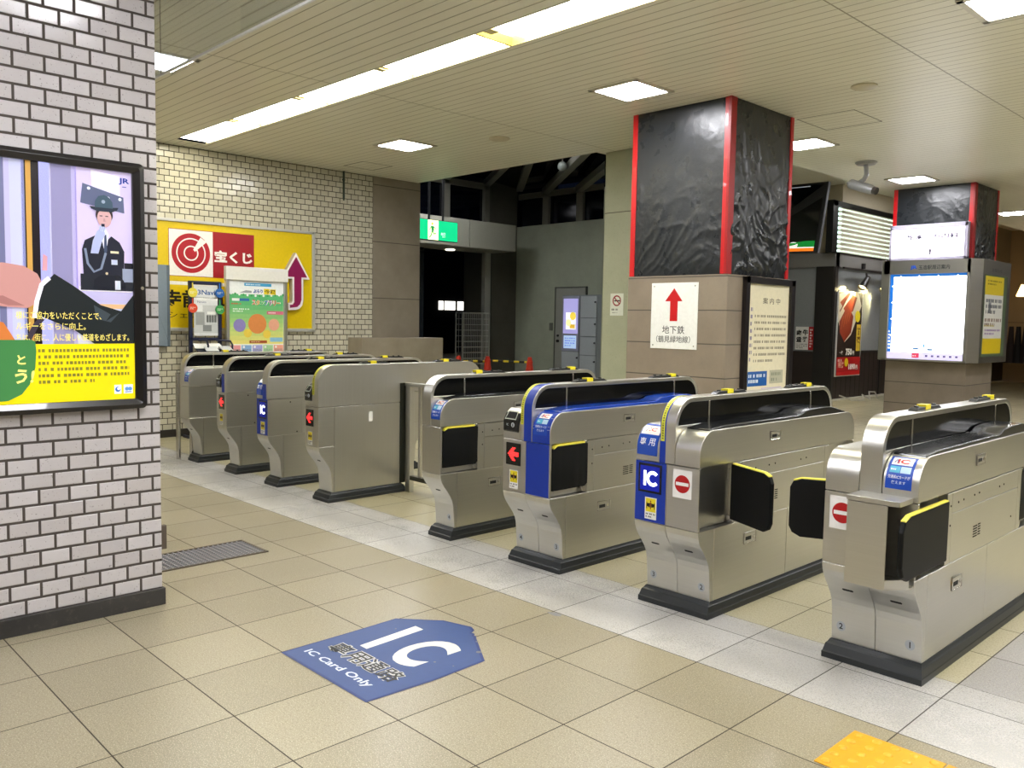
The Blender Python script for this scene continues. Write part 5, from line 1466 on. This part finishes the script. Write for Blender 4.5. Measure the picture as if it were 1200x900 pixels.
# eel banner and small posters
bn = thing('food_banner', 'tall red and brown food poster leaning on the dark shop wall', 'poster', (0, 0, 0))
mb = MB(); mb.box(-6.0, -5.975, 12.16, 13.19, .45, 2.03, paint('#dcdad6', .4)); mb.build('board', bn, bevel=.004)
a = Art(plane_map((-5.9745, 12.18, .47), (0, 1, 0), (0, 0, 1), (1, 0, 0)), step=.0012)
a.rect(0, 0, .99, 1.54, '#2a1c18', 1)
a.poly([(.0, 1.0), (.0, 1.50), (.30, 1.54), (.80, 1.54), (.95, 1.3), (.55, .75), (.30, .62)], '#d8cdb8', 2)
a.poly([(.05, 1.35), (.4, 1.54), (.75, 1.45), (.60, 1.2), (.35, 1.12)], '#9a3c20', 3); a.poly([(.05, 1.0), (.35, 1.30), (.62, 1.10), (.55, .80), (.28, .62), (.08, .80)], '#8a3018', 4)
a.line([(.08, 1.2), (.5, 1.5)], .06, '#e9ddc8', 5); a.line([(.05, 1.18), (.3, 1.42)], .03, '#6e2410', 6)
for k in range(4): a.line([(.12 + k * .1, .85 + k * .05), (.2 + k * .1, 1.1 + k * .03)], .02, '#b35a30', 6)
a.disc(.80, 1.10, .11, '#e6d020', 6, 20)
a.rect(.78, .45, .96, .95, '#d8b83c', 5); a.text('特', .80, .75, .14, '#5a2410', 6, bold=.04); a.text('選', .80, .58, .14, '#5a2410', 6, bold=.04)
a.text('一枚', .10, .39, .07, '#efe9df', 5, bold=.02); a.text('750', .36, .37, .13, '#f4f0e6', 5, bold=.05, width=.26); a.text('円', .64, .37, .08, '#f4f0e6', 5, bold=.03)
a.rect(0, 0, .99, .34, '#b4161c', 5); a.greek(.05, .24, .30, .32, 1, '#f0d8c8', 6); a.text('鰻丼', .06, .14, .12, '#e8a890', 6, bold=.02); a.text('1890', .50, .10, .11, '#f6eee4', 6, bold=.05, width=.28); a.text('円', .80, .10, .08, '#f6eee4', 6, bold=.03); a.disc(.40, .24, .08, '#e6c81c', 7, 16); a.rect(0, 0, .99, .07, '#d01a20', 6)
a.build('poster_print', bn)
sp = thing('window_poster', 'small white and red poster in the shop window left of the food poster', 'poster', (0, 0, 0))
mb = MB(); mb.box(-6.73, -6.37, 12.06, 12.075, .93, 1.36, paint('#e4e2de', .4)); mb.build('sheet', sp)
a = Art(plane_map((-6.73, 12.0585, .93), (1, 0, 0), (0, 0, 1), (0, -1, 0)), step=.001)
a.rect(0, 0, .36, .43, '#e9e7e2', 1); a.rect(.26, .0, .36, .43, '#b4141e', 2); a.text('肉', .02, .26, .11, '#1a1614', 2, bold=.05); a.text('牛', .14, .27, .11, '#1a1614', 2, bold=.05); a.text('重', .02, .14, .10, '#1a1614', 2, bold=.05); a.text('丼', .14, .15, .10, '#1a1614', 2, bold=.05); a.greek(.02, .02, .24, .12, 3, '#8a8680', 2); a.greek(.285, .04, .335, .40, 7, '#f0dcd8', 3, fill=.6)
a.build('poster_print', sp)
def spot(y, z, label):
    s = thing('spotlight', label, 'spotlight', (-5.85, y, z), 'black spotlights over the shop window')
    mb = MB(); mb.tube([(-.04, .10, .16), (0, .03, .09), (.02, 0, .05)], .018, FRM, 8); mb.build('arm', s)
    mb = MB(); mb.tube([(.02, .03, .08), (-.02, -.12, -.12)], [.045, .085], FRM, 16, cap=False); mb.tube([(.02, .03, .08), (.02, .031, .081)], .045, FRM, 16); mb.build('lamp_shade', s)
    mb = MB(); mb.tube([(-.012, -.10, -.095), (-.013, -.102, -.098)], .07, glow('#ffe9a0', 6.0), 16); mb.build('lamp_face', s)
    l = bpy.data.lights.new('spot_beam', 'SPOT'); l.energy = 60; l.color = (1, .86, .42); l.spot_size = math.radians(75); l.spot_blend = .6; l.shadow_soft_size = .04
    lo = bpy.data.objects.new('spot_beam', l); COL.objects.link(lo); lo.parent = s; lo.location = (-.02, -.12, -.12)
    d = Vector((-.16, -.45, -.35)); lo.rotation_euler = d.to_track_quat('-Z', 'Y').to_euler()
spot(13.00, 2.22, 'black spotlight on the left, over the tall food poster'); spot(13.95, 2.20, 'black spotlight on the right, beside the map board')
mb = MB(); mb.box(-5.92, -5.88, 12.15, 14.16, 2.42, 2.455, FRM); mb.tube([(-5.90, 12.98, 2.46), (-5.90, 12.98, 2.56)], .04, FRM, 12); tag(mb.build('light_track'), 'thin black lighting track along the top of the shop window', 'light track')
mb = MB(); mb.tube([(-5.85, 12.1, .12), (-5.75, 12.3, .05), (-5.8, 12.5, .012), (-5.7, 12.8, .012), (-5.8, 12.95, .1), (-5.72, 13.1, .012), (-5.8, 13.25, .14), (-5.72, 13.32, .14), (-5.7, 13.42, .012)], .012, paint('#bdb8ae', .4), 8)
tag(mb.build('cable'), 'loose white cable on the floor along the shop wall', 'cable')

# warm shop far behind
mb = MB(); mb.box(-9.2, 2, 22, 22.2, 0, 3.95, paint('#b09a78', .6)); struct('wall_back', mb)
sh = thing('shelf_unit', 'dark clothes rack under warm lamps far behind the right pillar', 'shelf', (-5.9, 20.6, 0))
for k in range(6):
    mb = MB(); mb.tube([(.1 + k * .16, 0, 1.45), (.1 + k * .16, 0, .55)], [.05, .11], paint(['#1c1614', '#2b201c', '#3a2b25'][k % 3], .7), 8); mb.build('garment', sh)
mb = MB(); mb.tube([(0, 0, 0), (0, 0, 1.55), (1.1, 0, 1.55), (1.1, 0, 0)], .02, FRM, 8); mb.build('rail', sh)
for i, (x, y, z) in enumerate(((-5.95, 20.4, 2.0), (-5.4, 21.0, 2.2))):
    mb = MB(); mb.lathe([(0, .3), (.03, .3), (.13, .02), (.12, 0), (0, 0)], 0, 0, glow('#ffcf86', 5.0), 18)
    o = mb.build('pendant_lamp'); o.location = (x, y, z); tag(o, ['warm glowing pendant lamp far behind, nearer the map board', 'warm glowing pendant lamp far behind, nearer the right edge'][i], 'lamp', 'warm shop lamps')

# ================================================================== ceiling fittings and light
TUBE = glow('#fffae4', 19.0, 'tube_diffuser')
DL = glow('#fafaff', 62.0, 'downlight_panel')
fx = [XL + .015 + 1.245 * k for k in range(11)]
for k in range(10):
    x0, x1 = fx[k], fx[k + 1]
    dsc = ('end one above the brick wall', 'second from the brick wall end', 'third from the brick wall end', 'fourth from the brick wall end', 'fifth from the brick wall end')
    t = thing('fluorescent_light', 'glowing fluorescent panel in the long ceiling trough, ' + (dsc[k] if k < 5 else 'above the frame'), 'fluorescent light', (x0, TR0, CZ), 'fluorescent panels in the ceiling trough')
    wide = k == 3
    mb = MB(); mb.box(.012, x1 - x0 - (.16 if wide else .012), .012, TR1 - TR0 - .012, .018, .024, TUBE); mb.build('diffuser', t)
    mb = MB(); mb.box(x1 - x0 - (.15 if wide else .012), x1 - x0 - (.13 if wide else .001), .0, TR1 - TR0, .0, .06, paint('#cfc27a', .4))
    mb.box(x1 - x0 - .08, x1 - x0 - .001, .0, .09, .005, .02, paint('#d9cf9a', .4)); mb.build('end_bracket', t, bevel=.002)
DLP = [(-3.35, 2.68, 'above the central gates'), (-6.50, 2.75, 'nearest the brick wall'), (-3.28, 5.5, 'just behind the central wrapped pillar'), (-3.30, 8.36, 'in front of the far pillar'), (-.55, 2.68, 'at the top right corner'), (-5.42, -.36, 'seen through the hanging glass'),
       (-.55, 5.5, ''), (2.2, 2.68, ''), (-.55, 8.3, ''), (-1.2, -1.3, ''), (1.2, -.3, ''), (-2.2, -3.2, ''), (.6, -3.2, ''), (3.4, -.36, ''), (2.2, 5.5, ''), (-3.3, 12.6, ''), (-1.4, -5.6, ''), (-7.4, -3.0, ''), (2.2, 8.3, ''), (-.55, 11.2, ''), (2.2, -3.2, ''), (.9, 4.1, ''), (.9, 6.9, ''), (-.8, -4.2, '')]  # blank ones are out of view; several added to brighten the room
pr = None
for k, (x, y, d) in enumerate(DLP):
    if pr is None:
        pr = thing('recessed_downlight', '', 'ceiling light', (x, y, CZ))
        mb = MB(); s = .25
        for a0, a1, b0, b1 in ((-s, s, -s, -s + .04), (-s, s, s - .04, s), (-s, -s + .04, -s, s), (s - .04, s, -s, s)): mb.box(a0, a1, b0, b1, -.012, .0, paint('#dcd8cc', .4))
        mb.build('trim_frame', pr, bevel=.002)
        mb = MB(); mb.box(-.205, .205, -.205, .205, -.010, -.004, DL); mb.build('light_panel', pr)
        o = pr
    else: o = copy_tree(pr); o.location = (x, y, CZ)
    o['label'] = 'square recessed ceiling light ' + d if d else 'square recessed ceiling light outside the view'
    o['group'] = 'square ceiling lights'

def added_light(x, y, z, label):  # lamps added to brighten the entrance hall and the shop front
    o = copy_tree(pr); o.location = (x, y, z); o.scale = (1.3, 1.3, 1) if z > 4 else (1.2, 1.2, 1); o['label'] = label; o['group'] = 'square ceiling lights'
added_light(-9.9, 5.6, 4.35, 'unseen square light added to brighten the entrance hall, left one above the ceiling edge')
added_light(-10.7, 6.7, 4.35, 'unseen square light added to brighten the entrance hall, middle one above the ceiling edge')
added_light(-9.1, 7.2, 4.35, 'unseen square light added to brighten the entrance hall, right one above the ceiling edge')
added_light(-4.47, 9.5, 3.95, 'square light added to brighten the shop front')
added_light(-4.7, 13.2, 3.95, 'square light added to brighten the far end of the shop front')
def hatch(x0, x1, y0, y1, label):
    mb = MB(); m = paint('#6a6250', .5); z0, z1 = CZ - .002, CZ - .0003; w = .008
    for a in ((x0, x1, y0, y0 + w), (x0, x1, y1 - w, y1), (x0, x0 + w, y0, y1), (x1 - w, x1, y0, y1)): mb.box(*a, z0, z1, m)
    tag(mb.build('access_hatch'), label, 'ceiling hatch')
hatch(-8.08, -7.65, 2.98, 3.42, 'square access hatch outlined in the ceiling near the brick wall')
hatch(-2.84, -2.30, 4.46, 5.05, 'square access hatch outlined in the ceiling right of the central pillar')
def detector(x, y, r, label):
    t = thing('smoke_detector', label, 'smoke detector', (x, y, CZ))
    mb = MB(); mb.lathe([(0, -.018), (r * .8, -.018), (r, -.008), (r, 0), (0, 0)], 0, 0, paint('#cfc6ac', .4), 28); mb.build('body', t)
detector(-1.93, 3.81, .10, 'round cream ceiling speaker plate right of the central pillar')
detector(-5.48, 3.20, .11, 'flat round detector on the ceiling between the two square lights')

# security camera
sc = thing('security_camera', 'grey security camera on a bent arm under the ceiling', 'security camera', (-3.24, 6.87, CZ))
CG2 = paint('#a6a7ab', .35, .3)
mb = MB(); mb.lathe([(0, -.03), (.10, -.03), (.12, -.01), (.12, 0), (0, 0)], 0, 0, CG2, 24); mb.build('mount_plate', sc)
mb = MB(); mb.tube([(0, 0, -.03), (.01, 0, -.14), (-.01, -.02, -.20), (-.05, -.05, -.235)], .026, CG2, 12); mb.build('arm', sc)
mb = MB(); mb.tube([(-.19, -.04, -.22), (-.15, -.045, -.235), (.10, -.07, -.33), (.13, -.075, -.34)], [.02, .055, .055, .045], CG2, 16); mb.build('camera_body', sc)
mb = MB(); mb.tube([(.13, -.075, -.34), (.17, -.08, -.355)], .042, paint('#4c4a48', .3), 16); mb.build('lens_hood', sc)

# hanging smoke barrier glass
def glass():
    t = NT('smoke_barrier_glass')
    t.b.inputs['Base Color'].default_value = (.86, .92, .97, 1); t.b.inputs['Transmission Weight'].default_value = 1.0
    t.b.inputs['Roughness'].default_value = .03; t.b.inputs['IOR'].default_value = 1.45
    return t.m
GL = glass()
gb = thing('smoke_barrier_glass', 'clear glass smoke barrier hanging from the ceiling at the top left', 'glass barrier', (-5.0, -.87, 2.76))
for k, (x0, x1) in enumerate(((-3.4, -1.17), (-1.165, 1.0), (1.005, 3.1), (3.105, 5.3))):
    mb = MB(); mb.box(x0, x1, -.003, .003, .012, CZ - 2.76 - .002, GL); mb.build('glass_panel', gb)
mb = MB(); mb.box(-3.4, 5.3, -.006, .006, 0, .012, paint('#f6f8fa', .3)); mb.build('bottom_rail', gb)
mb = MB(); mb.tube([(.30, .02, .06), (.30, .02, .5)], .0035, paint('#3a4048', .3), 6); mb.build('wire', gb)

# night outside, and soft room light
w = bpy.data.worlds.new('night'); SC.world = w; w.use_nodes = True
w.node_tree.nodes['Background'].inputs[0].default_value = (.006, .009, .02, 1); w.node_tree.nodes['Background'].inputs[1].default_value = .35

SC.view_settings.view_transform = 'Standard'; SC.view_settings.look = 'None'
SC.view_settings.exposure = 0.0; SC.view_settings.gamma = 1.0; SC.view_settings.use_curve_mapping = False
SC.cycles.max_bounces = 8; SC.cycles.diffuse_bounces = 4; SC.cycles.glossy_bounces = 4; SC.cycles.transmission_bounces = 6
SC.cycles.use_denoising = True
SC.cycles.sample_clamp_indirect = 6.0
